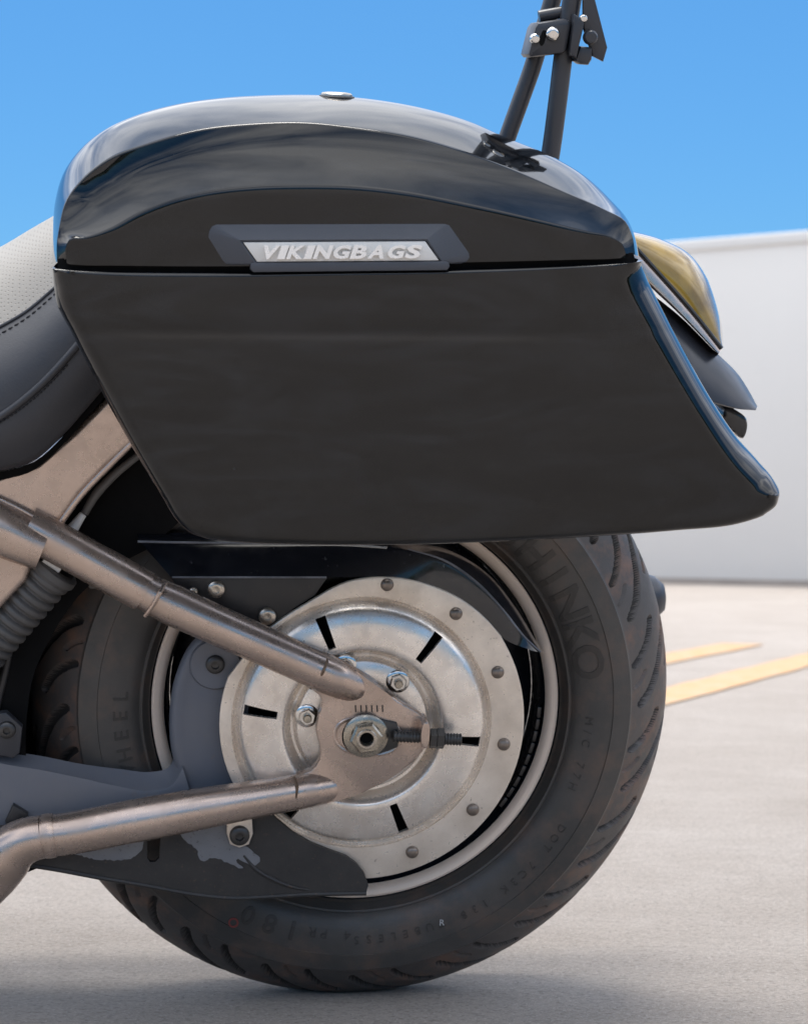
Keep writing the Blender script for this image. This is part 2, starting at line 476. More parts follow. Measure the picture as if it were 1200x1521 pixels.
# ------------------------------------------------------------------ the setting: concrete deck, wall
def struct(o, kind='structure'):
    o['kind'] = kind; return o
gm = mesh([(-1200, -1200, 0), (1200, -1200, 0), (1200, 1200, 0), (-1200, 1200, 0)], [(0, 1, 2, 3)], False, mat='concrete_ground')
ground = struct(link(bpy.data.objects.new('ground', gm)))
def paint_line(p0, p1, wd, name='parking_line'):
    p0 = np.array(p0); p1 = np.array(p1); d = p1 - p0; d /= np.linalg.norm(d); nrm = np.array([-d[1], d[0]])
    L = np.linalg.norm(p1 - p0); k = max(2, int(L/0.12)); a = []; b_ = []
    for s in np.linspace(0, 1, k):
        q = p0 + (p1 - p0)*s
        j1, j2 = np.random.uniform(-0.006, 0.006, 2)
        a.append((*(q + nrm*(wd/2 + j1)), 0.004)); b_.append((*(q - nrm*(wd/2 + j2)), 0.004))
    me = loft([a, b_], smooth=False, mat='orange_line')
    o = bpy.data.objects.new(name, me); link(o, ground); return o
paint_line((-0.10, 5.66), (1.27, 8.81), 0.17)
paint_line((-0.05, 4.52), (2.6, 10.85), 0.17)
# long low wall behind, running away to the left
wa = np.array([1.8, 16.3]); wd = np.array([0.799, -0.601]); wn = np.array([-0.601, -0.799]) * -1
wall = bpy.data.objects.new('boundary_wall', None); scene.collection.objects.link(wall)
wall.location = (wa[0], wa[1], 0); wall.rotation_euler = (0, 0, math.atan2(wd[1], wd[0]))
wall['label'] = 'long pale grey painted wall standing behind the motorcycle under the blue sky'
wall['category'] = 'wall'
HT = 2.37
def wpart(name, c, s, mat, bev):
    o = bpy.data.objects.new(name, box(c, s, mat, bev)); link(o, wall); return o
wpart('wall_face', (-1.0, 0.11, HT/2 - 0.04), (60, 0.22, HT - 0.08), 'wall_paint', 0.004)
wpart('coping', (-1.0, 0.11, HT - 0.04), (60.02, 0.26, 0.08), 'wall_coping', 0.012)
wpart('base_stain', (-1.0, -0.001, 0.022), (60, 0.006, 0.04), 'wall_dirt', 0.0)

# ------------------------------------------------------------------ motorcycle
R_T, RT, WT = 0.325, 0.2753, 0.0762
bike = Thing('motorcycle', 'rear half of a motorcycle with bronze swingarm, parked leaning on bare concrete', 'motorcycle', (0, 0, -R_T))

# tyre ---------------------------------------------------------------
NP = 20; CPP = 96; NT = NP*CPP
def tread_profile():
    ws = np.concatenate([np.linspace(-WT, 0, 20)[:-1], np.linspace(0, WT, 72)])
    return [(R_T - (R_T-RT)*(abs(w)/WT)**2.0, w) for w in ws]
tp = tread_profile()
wall_near = [(0.2735, 0.0790), (0.2715, 0.0795), (0.268, 0.0806), (0.262, 0.0822), (0.2575, 0.0834), (0.2555, 0.0838), (0.2550, 0.0829), (0.247, 0.0833), (0.240, 0.0830), (0.232, 0.0820), (0.224, 0.0797),
             (0.218, 0.0765), (0.2145, 0.0735), (0.2135, 0.0742), (0.2115, 0.0736), (0.2105, 0.0715), (0.2065, 0.068), (0.2045, 0.064), (0.2035, 0.055), (0.202, 0.045)]
prof = [(r, -w) for r, w in reversed(wall_near)] + tp + wall_near
prof = np.array(prof)
th = np.linspace(0, 2*math.pi, NT, endpoint=False)
# tread grooves: polylines in (along, across) metres for one pitch, near half (w > 0); the far half is the mirror, half a pitch on
pitch = 2*math.pi*0.305/NP
def groove_polys():
    g = []
    a = catmull([(0.000, 0.066), (0.012, 0.056), (0.032, 0.044), (0.056, 0.030), (0.074, 0.014), (0.080, 0.004)], 40); g.append((a, 0.0040, 0.0085))
    a = catmull([(0.045, 0.071), (0.053, 0.063), (0.066, 0.053), (0.082, 0.045)], 20); g.append((a, 0.0034, 0.0075))
    a = catmull([(0.020, 0.0725), (0.026, 0.067), (0.034, 0.062)], 12); g.append((a, 0.0017, 0.0035))
    a = catmull([(0.030, 0.026), (0.044, 0.014), (0.050, 0.002)], 12); g.append((a, 0.0028, 0.0055))
    return g
GR = groove_polys()
rad = np.repeat(prof[:, 0][:, None], NT, 1); gmask = np.zeros((len(prof), NT), bool)
arc = (np.arange(CPP)/CPP)*pitch
for i, (r, w) in enumerate(prof):
    if abs(w) > WT + 1e-6 or r < RT - 1e-6: continue
    depth = np.zeros(CPP)
    sgn_shift = 0 if w >= 0 else pitch*0.5
    for poly, hw, dp in GR:
        for k in (-2, -1, 0, 1, 2):
            du = (arc + sgn_shift)[:, None] - (poly[:, 0][None, :] + k*pitch)
            dw = abs(w) - poly[:, 1][None, :]
            d = np.sqrt(du*du + dw*dw).min(1)
            depth = np.maximum(depth, dp*np.clip(1 - (d-hw*0.86)/(hw*0.32), 0, 1))
    rad[i] -= np.tile(depth, NP); gmask[i] = np.tile(depth, NP) > 0.0045
verts = np.stack([rad*np.cos(th)[None, :], np.repeat(-prof[:, 1][:, None], NT, 1), rad*np.sin(th)[None, :]], 2).reshape(-1, 3)
nr = len(prof)
idx = np.arange(NT); F = []
quads = []
for j in range(nr-1):
    a = j*NT + idx; b_ = j*NT + (idx+1) % NT
    quads.append(np.stack([a, b_, b_+NT, a+NT], 1))
quads = np.concatenate(quads)
tm = bpy.data.meshes.new('tyre')
tm.from_pydata(verts.tolist(), [], quads.tolist())
tm.materials.append(MATS['tyre_tread']); tm.materials.append(MATS['tyre_wall']); tm.materials.append(MATS['tyre_groove'])
mi = np.ones(len(quads), int)
row = np.arange(len(quads)) // NT
lo = len(wall_near); hi = lo + len(tp) - 2
mi[(row >= lo) & (row <= hi)] = 0
col_ = np.arange(len(quads)) % NT
gq = gmask[row, col_].astype(int) + gmask[row, (col_+1) % NT] + gmask[row+1, col_] + gmask[row+1, (col_+1) % NT]
mi[gq >= 2] = 2
tm.polygons.foreach_set('material_index', mi)
finish(tm, True, 34)
tyre = bike.part('tyre', tm)
def wall_w(r):
    q = sorted(wall_near); return float(np.interp(r, [a for a, _ in q], [b for _, b in q]))
def sidewall_text(s, size, r0, a_mid, step, flip=False, depth=0.0007, bold=0.0, name='letter'):
    """raised characters round the near side wall; a_mid angle (deg, anticlockwise from the rear), reading clockwise"""
    k = len(s)
    for i, ch in enumerate(s):
        if ch == ' ': continue
        me = text_mesh(ch, size, depth, bold=bold)
        bm = bmesh.new(); bm.from_mesh(me)
        for _ in range(2):
            lng = [e for e in bm.edges if e.calc_length() > size*0.16]
            if lng: bmesh.ops.subdivide_edges(bm, edges=lng, cuts=1); bmesh.ops.triangulate(bm, faces=[f for f in bm.faces if len(f.verts) > 4])
        bm.to_mesh(me); bm.free()
        off = (i - (k-1)/2)*step
        ang = R_(a_mid) + (off if flip else -off)
        for v in me.vertices:
            x, y, z = v.co
            if flip: r = r0 - y; q = ang + x/r0
            else: r = r0 + y; q = ang - x/r0
            w = wall_w(r) + z
            v.co = (r*math.cos(q), -w, r*math.sin(q))
        if flip is False or True:
            bm = bmesh.new(); bm.from_mesh(me); bmesh.ops.recalc_face_normals(bm, faces=bm.faces); bm.to_mesh(me); bm.free()
        bike.part(name, me, 'tyre_letter', tyre)
sidewall_text('SHINKO', 0.043, 0.2185, 31, 0.135, bold=0.0009, depth=0.0010)
sidewall_text('DOT 7C3K 138', 0.0115, 0.238, -47, 0.050)
sidewall_text('M/C 77H', 0.0115, 0.228, -12, 0.050)
sidewall_text('TUBELESS', 0.0115, 0.236, -79, 0.052)
sidewall_text('180', 0.027, 0.228, -111, 0.100, bold=0.0005)
sidewall_text('4 PR', 0.014, 0.230, -96, 0.050)
sidewall_text('WHEEL', 0.020, 0.226, 186, 0.085, bold=0.0003)
def ring_flat(c, ro, ri, h, mat): return lathe([(ro, 0), (ro, h), (ri, h), (ri, 0)], 24, c, mat)
p = U(347, 1370, wall_w(0.257) + 0.0004); bike.part('paint_ring', ring_flat(p, 0.0052, 0.0034, 0.0005, 'red_paint'), None, tyre, 'small red paint ring on the tyre wall')
p = U(656, 1374, wall_w(0.252) + 0.0004); me = text_mesh('R', 0.009, 0.0003)
for v in me.vertices: v.co = (p[0]+v.co.x, p[1]-v.co.z, p[2]+v.co.y)
bike.part('paint_mark', me, 'white_paint', tyre)

# rim ---------------------------------------------------------------
rim = bike.part('rim', lathe([(0.2045, 0.050), (0.2045, 0.0605), (0.2035, 0.0615), (0.2025, 0.060), (0.1935, 0.056), (0.190, 0.050), (0.186, 0.030), (0.183, -0.03), (0.190, -0.05), (0.2045, -0.0605), (0.2045, -0.05)], 160, mat='rim_dark'))
bike.part('rim_lip', lathe([(0.2028, 0.0602), (0.2026, 0.0622), (0.2005, 0.0632), (0.1965, 0.0624), (0.1925, 0.0600), (0.1905, 0.0565), (0.1912, 0.0545)], 160, mat='rim_lip'), None, rim)
bike.part('wheel_disc', lathe([(0.1845, 0.004), (0.150, 0.016), (0.10, 0.026), (0.05, 0.030), (0.0, 0.030)], 96, mat='rim_dark'), None, rim)
for k in range(9):
    a = R_(-4 - k*3.9)
    c = np.array([0.1862*math.cos(a), -0.047, 0.1862*math.sin(a)])
    me = box((0, 0, 0), (0.0042, 0.010, 0.0112), 'dark_steel', 0.0008)
    o = bike.part('wheel_weight', me, None, rim); o.location = c; o.rotation_euler = (0, -a, 0)

# belt pulley behind the cover, and the belt's toothed edge ----------
bike.part('belt_pulley', lathe([(0.120, 0.060), (0.128, 0.062), (0.128, 0.104), (0.124, 0.106), (0.06, 0.102), (0, 0.102)], 96, mat='void_black'))
def belt():
    rows = []; c = crv([(40, 872), (95, 868), (150, 866), (215, 885)], 80, 0.085)
    me = []
    v = []; f = []
    n = len(c)
    top = c + np.array([0, 0, 0.0045])
    teeth = c.copy()
    for i in range(n):
        s = (i % 8)
        teeth[i, 2] -= 0.0055 if s in (2, 3, 4, 5) else (0.003 if s in (1, 6) else 0.0)
    back = np.array([0, 0.026, 0])
    return loft([teeth + back, top + back, top, teeth, teeth + back], False, False, True, 30, 'boot_rubber')
bike.part('drive_belt', belt())

# pulley cover: flange ring plate, dished middle, hub ----------------
WF = 0.1295
def flange_outline():
    out = []
    c0 = U(541, 1078, WF)
    # right-hand circle then the ear at upper left and the smaller radius on the left
    for a in np.arange(-118, 31, 3.0):
        out.append((0.1585*math.cos(R_(a)), 0.1585*math.sin(R_(a))))
    for px, py in catmull([(744, 944), (724, 921), (689, 892), (640, 869), (600, 859), (575, 857), (545, 858), (515, 864), (492, 874), (470, 887), (435, 908), (402, 931), (378, 952), (360, 978)], 40):
        q = U(px, py, WF); out.append((q[0], q[2]))
    for a in np.arange(160, 246, 4.0):
        out.append((0.1375*math.cos(R_(a)), 0.1375*math.sin(R_(a))))
    return [(x, -WF, z) for x, z in out]
def ring_plate(outer_, r_in, thick, bev, mat):
    k_ = len(outer_); o0 = np.array(outer_)
    an = np.arctan2(o0[:, 2], o0[:, 0])
    rad_ = np.hypot(o0[:, 0], o0[:, 2])
    def sc(d): return np.stack([(rad_-d)*np.cos(an), o0[:, 1], (rad_-d)*np.sin(an)], 1)
    inn_ = np.stack([r_in*np.cos(an), o0[:, 1], r_in*np.sin(an)], 1)
    dy_ = lambda a_, d: a_ + np.array([0, d, 0])
    return loft([dy_(inn_, thick), dy_(sc(0), thick), dy_(sc(0), bev), dy_(sc(bev*0.3), bev*0.3), sc(bev), inn_, dy_(inn_, thick)], True, False, True, 35, mat)
cover = bike.part('pulley_cover', ring_plate(flange_outline(), 0.1262, 0.0045, 0.0013, 'flange_metal'))
# dish with six real slots
slot_a = [R_(51.4 + 60*k) for k in range(6)]
angs = []
for a in slot_a:
    d = R_(2.5)
    angs += [a - d, a + d] + list(np.linspace(a + d, a + R_(60) - d, 14)[1:-1])
angs = np.array(sorted(angs))
dprof = [(0.1275, 0.1292), (0.1265, 0.1270), (0.1240, 0.1245), (0.1220, 0.1255), (0.1200, 0.1300), (0.1178, 0.1345), (0.1155, 0.1372), (0.1125, 0.1392), (0.100, 0.1425), (0.0835, 0.1440), (0.0790, 0.1438),
         (0.0770, 0.1428), (0.0752, 0.1400), (0.0715, 0.1300), (0.0690, 0.1262), (0.0665, 0.1258), (0.0645, 0.1290), (0.0634, 0.1325), (0.0625, 0.1333), (0.045, 0.1340), (0.02, 0.1340)]
nA = len(angs); verts = []; F = []
for r, w in dprof:
    for a in angs: verts.append((r*math.cos(a), -w, r*math.sin(a)))
is_slot = [any(abs(((angs[i] + angs[(i+1) % nA] + (2*math.pi if i == nA-1 else 0))/2 - s + math.pi) % (2*math.pi) - math.pi) < R_(2) for s in slot_a) for i in range(nA)]
s0, s1 = 6, 9
for j in range(len(dprof)-1):
    for i in range(nA):
        if s0 <= j < s1 and is_slot[i]: continue
        a = j*nA + i; b_ = j*nA + (i+1) % nA
        F.append((a, b_, b_+nA, a+nA))
# slot walls
for i in range(nA):
    if not is_slot[i]: continue
    i2 = (i+1) % nA
    loop = [(j, i) for j in range(s0, s1+1)] + [(j, i2) for j in range(s1, s0-1, -1)]
    base0 = len(verts)
    for j, q in loop:
        v = verts[j*nA+q]; verts.append((v[0], v[1]+0.006, v[2]))
    for k in range(len(loop)):
        k2 = (k+1) % len(loop)
        F.append((loop[k][0]*nA+loop[k][1], loop[k2][0]*nA+loop[k2][1], base0+k2, base0+k))
me = bpy.data.meshes.new('dish'); me.from_pydata([V3(v) for v in verts], [], F)
bm = bmesh.new(); bm.from_mesh(me); bmesh.ops.recalc_face_normals(bm, faces=bm.faces); bm.to_mesh(me); bm.free()
finish(me, True, 40); me.materials.append(MATS['cover_metal'])
bike.part('dish', me, None, cover)
for px, py in ((575, 868), (677, 911), (739, 998), (748, 1105), (702, 1202), (612, 1265)):
    p = U(px, py, WF)
    bike.part('rivet', lathe([(0.0064, 0), (0.0061, 0.0016), (0.0048, 0.0034), (0.0026, 0.0043), (0, 0.0046)], 20, p, 'rivet_metal', 60), None, cover)
for a in (52, 111, 170, 232, 352):
    p = np.array([0.0545*math.cos(R_(a)), -0.1335, 0.0545*math.sin(R_(a))])
    if a == 111: p = U(512, 988, 0.1335)
    nut = bike.part('stud_nut', hex_nut(p, 0.0085, 0.008, 'chrome', True, rot=0.3))
    bike.part('stud', lathe([(0.0042, 0), (0.0042, 0.0125), (0.0034, 0.014), (0, 0.0142)], 16, p, 'brassy'), None, nut)

# axle plate and arms of the swingarm -------------------------------
WS = 0.156
swing = bike.part('swingarm', pplate([(470, 972), (512, 985), (545, 1008), (590, 1040), (632, 1070), (637, 1085), (634, 1106), (612, 1132), (575, 1160), (530, 1180), (480, 1194), (440, 1200), (432, 1176), (440, 1153), (462, 1144),
                                    (474, 1130), (476, 1112), (470, 1088), (474, 1060), (479, 1045), (472, 1030), (455, 1020)], WS, 0.012, 0.0022, 66, mat='bronze_paint'))
# upper tube: square-ish at the pivot end, a pinched bend, then round to the axle plate
up1 = crv([(40, 782), (80, 803), (150, 842), (215, 878)], 30, 0.150)
up2 = crv([(205, 872), (228, 884), (300, 918), (390, 958), (478, 997)], 40, [0.150, 0.151, 0.153, 0.155, 0.156])
bike.part('upper_arm', tube(up1, [0.0195, 0.0195, 0.0195, 0.0200, 0.0195], 24, True, 'bronze_paint', squash=(1.0, 0.95)), None, swing)
bike.part('upper_tube', tube(up2, [0.0170, 0.0196, 0.0190, 0.0186, 0.0184, 0.0184], 28, True, 'bronze_paint'), None, swing)
nose = crv([(472, 995), (498, 1006), (522, 1017), (545, 1027)], 20, [0.156, 0.1535, 0.145, 0.132])
bike.part('arm_nose', tube(nose, [0.0187, 0.0184, 0.0172, 0.0150], 28, True, 'bronze_paint'), None, swing)
bike.part('weld_bead', tube(np.array([U(x, y, w) for x, y, w in ((484, 972, 0.158), (486, 982, 0.168), (481, 996, 0.1755), (472, 1012, 0.170), (462, 1022, 0.160))]), 0.0014, 8, True, 'weld'), None, swing)
bike.part('weld_bead', tube(np.array([U(x, y, w) for x, y, w in ((246, 866, 0.156), (238, 880, 0.170), (228, 898, 0.171), (216, 914, 0.160))]), 0.0022, 8, True, 'bronze_paint'), None, swing)
low = crv([(62, 1242), (75, 1241), (200, 1219), (320, 1197), (440, 1176)], 40, [0.150, 0.151, 0.153, 0.155, 0.156])
bike.part('lower_tube', tube(low, [0.0200, 0.0205, 0.0208, 0.0203, 0.0185, 0.0170], 28, True, 'bronze_paint'), None, swing)
nose = crv([(436, 1177), (462, 1172), (486, 1168), (508, 1164)], 20, [0.156, 0.1535, 0.145, 0.132])
bike.part('arm_nose', tube(nose, [0.0173, 0.0170, 0.0158, 0.0135], 28, True, 'bronze_paint'), None, swing)
bike.part('weld_bead', tube(np.array([U(x, y, w) for x, y, w in ((437, 1154, 0.162), (442, 1168, 0.1735), (440, 1184, 0.172), (436, 1199, 0.162))]), 0.0013, 8, True, 'weld'), None, swing)
bike.part('tube_collar', tube(crv([(66, 1242), (82, 1240)], 6, 0.1505), [0.0212, 0.0218, 0.0212], 28, True, 'bronze_paint'), None, swing)
knuckle = crv([(66, 1242), (40, 1248), (18, 1262), (0, 1288), (-30, 1330)], 24, [0.150, 0.148, 0.145, 0.14, 0.14])
bike.part('arm_knuckle', tube(knuckle, [0.0205, 0.0225, 0.0255, 0.0235, 0.0200], 24, True, 'bronze_paint'), None, swing)
# oval boss round the axle slot, axle nut, adjuster
def oval(cx, cy, a, h, ang, n=40):
    out = []
    for q in np.linspace(0, 2*math.pi, n, endpoint=False):
        x, y = a*math.copysign(abs(math.cos(q))**0.8, math.cos(q)), h*math.copysign(abs(math.sin(q))**0.9, math.sin(q))
        c, s = math.cos(R_(ang)), math.sin(R_(ang)); out.append((cx + x*c - y*s, cy + x*s + y*c))
    return out
def oval_ring(cx, cy, a, h, ang, w0, prof_, mat):
    rows = [np.array([U(x, y, w0 + dw) for x, y in oval(cx, cy, a*k, h*k2, ang)]) for k, k2, dw in prof_]
    return loft(rows, True, False, True, 35, mat)
bike.part('slot_boss', oval_ring(546, 1093, 52, 30, 3, WS, [(1.0, 1.0, -0.001), (0.99, 0.98, 0.0016), (0.95, 0.93, 0.0022), (0.90, 0.84, 0.0016), (0.86, 0.80, -0.002)], 'bronze_paint'), None, swing)
bike.part('axle_slot', pplate(oval(540, 1094, 32, 25, 0), WS + 0.0008, 0.002, 0, mat='void_black'), None, swing)
bike.part('adjuster_block', pplate([(560, 1066), (590, 1074), (594, 1092), (590, 1110), (560, 1121), (528, 1118), (530, 1070)], WS + 0.005, 0.005, 0.0012, mat='dark_steel'), None, swing)
pn = U(543, 1092, WS + 0.0045)
axle = bike.part('axle_nut', hex_nut(pn, 0.0160, 0.0125, 'brassy', True, 0.0068, 0.15))
bike.part('axle_end', lathe([(0.0098, 0.0118), (0.0098, 0.0132), (0.0090, 0.0138), (0.0070, 0.0138), (0.0064, 0.0130), (0.0060, 0.0050)], 32, pn, 'zinc'), None, axle)
bike.part('axle_bore', lathe([(0.0062, 0.0055), (0.0050, 0.0050), (0, 0.0050)], 24, pn, 'void_black'), None, axle)
def xcyl(px0, px1, py, w, r, mat, seg=20, ridges=0):
    a = U(px0, py, w); b_ = U(px1, py + (px1-px0)*0.035, w)
    if ridges:
        pts = [a + (b_-a)*s for s in np.linspace(0, 1, ridges*4)]
        rr = [r*(1.0 if (i % 4) in (1, 2) else 0.86) for i in range(ridges*4)]
        return tube(pts, rr, seg, True, mat, 60)
    return tube([a, a+(b_-a)*0.04, b_-(b_-a)*0.04, b_], [r*0.9, r, r, r*0.9], seg, True, mat)
adj = bike.part('adjuster_bolt', xcyl(584, 628, 1093, WS + 0.010, 0.0058, 'dark_steel', ridges=9), None)
bike.part('adjuster_tab', lathe([(0.0125, 0), (0.0125, 0.010)], 4, (0, 0, 0), None) if False else pplate(oval(632, 1092, 7, 20, 3), WS + 0.022, 0.030, 0.002, mat='bronze_paint'), None, adj)
for x0, x1, r in ((638, 648, 0.0098), (648, 659, 0.0102)):
    bike.part('lock_nut', xcyl(x0, x1, 1096, WS + 0.010, r, 'dark_steel', 6), None, adj)
bike.part('stud_end', xcyl(659, 685, 1097, WS + 0.010, 0.0060, 'dark_steel', ridges=6), None, adj)
for k in range(6):
    p0 = U(528 + 8*k, 1047, WS + 0.0003); p1 = U(528.5 + 8*k, 1057, WS + 0.0003)
    bike.part('index_mark', tube([p0, p1], 0.0007, 6, True, 'dark_steel'), None, swing)
# bracket tab under the lower tube
tab = bike.part('guard_tab', pplate([(337, 1212), (374, 1206), (376, 1238), (370, 1254), (356, 1259), (342, 1254), (337, 1238)], 0.146, 0.004, 0.0012, mat='flange_metal'))
bike.part('guard_bolt', bolt_head(U(356, 1240, 0.146), 0.0098, 0.006, 'dark_steel'), None, tab)

# frame: gusset plate, cross tube with weld, lower bracket ----------
frame = bike.part('frame_gusset', pplate([(-260, 760), (-120, 740), (0, 706), (55, 688), (110, 641), (158, 592), (200, 560), (240, 610), (196, 660), (160, 691), (120, 732), (82, 786), (70, 800), (52, 826), (40, 862), (0, 905), (-60, 950), (-260, 950)], 0.146, 0.035, 0.006, mat='bronze_paint', seg=4))
bike.part('frame_edge', tube(crv([(205, 648), (163, 690), (122, 733), (84, 784)], 30, 0.142), 0.0035, 10, True, 'bronze_paint'), None, frame)
bike.part('cross_tube', tube(crv([(-220, 662), (-80, 742), (0, 786), (56, 812), (64, 815)], 24, 0.155), [0.0245, 0.0245, 0.0245, 0.0245, 0.0245, 0.0200], 28, True, 'bronze_paint', squash=(1.0, 0.9)), None, frame)
wb = crv([(-40, 722), (0, 741), (40, 761), (80, 786)], 60, 0.1505)
bike.part('weld_bead', tube(wb, [0.0030 + 0.0007*(k % 2) for k in range(60)], 8, True, 'bronze_paint', 60), None, frame)

# belt guards --------------------------------------------------------
# blue-grey moulded inner guard beside the cover
def guard_rows():
    outer = [(330, 925), (290, 948), (262, 1000), (252, 1060), (256, 1120), (275, 1175), (300, 1225)]
    inner = [(460, 900), (420, 960), (380, 1010), (368, 1070), (380, 1140), (400, 1190), (440, 1240)]
    n = 40
    a = catmull(outer, n); b_ = catmull(inner, n)
    rows = []
    for s, w in ((0.0, 0.075), (0.0, 0.104), (0.03, 0.110), (0.10, 0.113), (0.16, 0.1115), (0.3, 0.112), (1.0, 0.112)):
        rows.append([U(*(a[i] + (b_[i]-a[i])*s), w) for i in range(n)])
    return loft(rows, False, False, True, 50, 'blue_grey')
grd = bike.part('inner_guard', guard_rows())
p = U(320, 986, 0.112)
bike.part('boss', lathe([(0.0255, -0.002), (0.0250, 0.0015), (0.0235, 0.0035), (0.0150, 0.0032), (0.0, 0.0032)], 32, p, 'blue_grey'), None, grd)
bike.part('guard_bolt', bolt_head(U(320, 986, 0.115), 0.0092, 0.006, 'dark_steel'), None, grd)
# its arm reaching forward: ridge along the top, flat side below
top0 = [(-120, 1070), (0, 1113), (60, 1122), (120, 1134), (180, 1142), (225, 1146), (250, 1140), (262, 1118)]
rid = [(-120, 1090), (0, 1133), (60, 1143), (120, 1155), (180, 1168), (222, 1174), (255, 1166), (272, 1140)]
bot = [(-120, 1200), (0, 1245), (60, 1250), (120, 1245), (180, 1238), (225, 1230), (265, 1222), (290, 1200)]
n = 48
rows = [crv(top0, n, 0.075), crv(top0, n, 0.098), crv([(a[0]*0.8+b_[0]*0.2, a[1]*0.8+b_[1]*0.2) for a, b_ in zip(top0, rid)], n, 0.101), crv([(a[0]*0.15+b_[0]*0.85, a[1]*0.15+b_[1]*0.85) for a, b_ in zip(top0, rid)], n, 0.112),
        crv(rid, n, 0.1165), crv([(a[0]*0.1+b_[0]*0.9, a[1]*0.1+b_[1]*0.9) for a, b_ in zip(bot, rid)], n, 0.1175), crv(bot, n, 0.1185), crv(bot, n, 0.075)]
bike.part('guard_arm', loft(rows, False, False, True, 45, 'blue_grey'), None, grd)
br = bike.part('guard_bracket', pplate([(-30, 1062), (10, 1058), (34, 1080), (30, 1118), (20, 1126), (-30, 1116)], 0.120, 0.010, 0.002, mat='bar_black'), None, grd)
bike.part('guard_bolt', bolt_head(U(11, 1083, 0.120), 0.0085, 0.006, 'dark_steel'), None, grd)
bike.part('rubber_stop', pplate([(8, 1220), (20, 1195), (42, 1208), (40, 1222), (12, 1232)], 0.125, 0.012, 0.002, mat='satin_black'), None, grd)
# flaked black lower guard
def holed_plate(outer, hole, w, thick, mat):
    bm = bmesh.new()
    o_ = [bm.verts.new(V3(U(x, y, w))) for x, y in outer]; h_ = [bm.verts.new(V3(U(x, y, w))) for x, y in hole]
    e = [bm.edges.new((o_[i], o_[(i+1) % len(o_)])) for i in range(len(o_))] + [bm.edges.new((h_[i], h_[(i+1) % len(h_)])) for i in range(len(h_))]
    bmesh.ops.triangle_fill(bm, use_beauty=True, edges=e)
    fs = list(bm.faces)
    r = bmesh.ops.extrude_face_region(bm, geom=fs)
    for v in [g for g in r['geom'] if isinstance(g, bmesh.types.BMVert)]: v.co.y += thick
    bmesh.ops.recalc_face_normals(bm, faces=bm.faces)
    me_ = bpy.data.meshes.new('m'); bm.to_mesh(me_); bm.free(); finish(me_, True, 30); me_.materials.append(MATS[mat]); return me_
lower_out = [(-60, 1250), (20, 1279), (80, 1289), (150, 1301), (215, 1313), (285, 1326), (345, 1333), (400, 1331), (450, 1328), (500, 1327), (544, 1326), (547, 1314), (541, 1297), (530, 1283), (515, 1272), (490, 1263), (462, 1252), (435, 1236), (412, 1217), (394, 1198),
             (380, 1170), (250, 1190), (120, 1215), (-60, 1235)]
slot_h = [(x + 228, y + 1258) for x, y in [(-9, -16), (-4, -22), (7, -23), (11, -17), (9, 16), (3, 22), (-5, 22), (-9, 16)]]
lg = bike.part('lower_guard', holed_plate(lower_out, slot_h, 0.137, 0.006, 'flaked_guard'))
bike.part('guard_lip', tube(crv([(20, 1281), (80, 1290), (150, 1303), (215, 1314), (285, 1327), (345, 1333), (400, 1331), (450, 1328), (544, 1326)], 60, 0.136), 0.0026, 8, True, 'flaked_guard'), None, lg)
bike.part('guard_rib', tube(crv([(362, 1270), (380, 1290), (405, 1305), (440, 1318), (462, 1322)], 30, 0.1372), [0.0012, 0.0022, 0.0024, 0.0018, 0.0008], 8, True, 'flaked_guard'), None, lg)
def patch(pts, w, jag, mat, name):
    c = catmull(pts, 70, True)
    c += np.random.uniform(-jag, jag, c.shape)
    return bike.part(name, plate([U(x, y, w) for x, y in c], 0.0009, 0.0, mat), None, lg)
patch([(268, 1238), (300, 1226), (335, 1222), (345, 1245), (372, 1262), (386, 1278), (378, 1286), (365, 1280), (350, 1276), (362, 1290), (340, 1282), (318, 1273), (300, 1279), (292, 1262)], 0.1377, 1.2, 'bare_grey', 'flaked_patch')
patch([(96, 1262), (150, 1248), (212, 1236), (212, 1258), (196, 1274), (170, 1277), (140, 1275), (118, 1270)], 0.1377, 1.2, 'bare_grey', 'flaked_patch')
# glossy upper guard, curving down behind the cover, with the flat bolted plate below it
ug_top = [(202, 786), (300, 786), (420, 786), (540, 790), (612, 803), (670, 818), (722, 850), (764, 900), (795, 950), (807, 969)]
ug_mid = [(207, 803), (300, 806), (420, 806), (540, 808), (604, 816), (662, 834), (708, 866), (748, 908), (782, 950), (800, 968)]
ug_low = [(254, 856), (320, 857), (420, 857), (510, 857), (585, 857), (640, 868), (688, 891), (724, 922), (748, 948), (790, 966)]
n = 64
rows = [crv(ug_top, n, 0.062), crv(ug_top, n, 0.090), crv([((a[0]*0.6+b_[0]*0.4), (a[1]*0.6+b_[1]*0.4)) for a, b_ in zip(ug_top, ug_mid)], n, 0.101), crv(ug_mid, n, [0.108, 0.108, 0.109, 0.114, 0.1215, 0.1235, 0.1235]), crv([(a[0]*0.85+b_[0]*0.15, a[1]*0.85+b_[1]*0.15) for a, b_ in zip(ug_mid, ug_low)], n, [0.1115, 0.1115, 0.1125, 0.117, 0.1228, 0.1245, 0.1245]), crv(ug_low, n, 0.1265), crv(ug_low, n, 0.110)]
ug = bike.part('upper_guard', loft(rows, False, False, True, 50, 'guard_black'))
bike.part('guard_highlight', tube(np.array([U(x, y, 0.1268) for x, y in catmull([(256, 857), (300, 857), (420, 857), (485, 857)], 40)]), 0.0009, 8, True, 'edge_highlight'), None, ug)  # thin pale strips added as painted highlight lines along the guard
bike.part('guard_highlight', tube(np.array([U(x, y, w) for (x, y), w in zip(catmull([(205, 804), (260, 805), (340, 806), (420, 806)], 30), np.full(30, 0.1085))]), [0.0012, 0.0012, 0.0008, 0.0004], 8, True, 'edge_highlight'), None, ug)
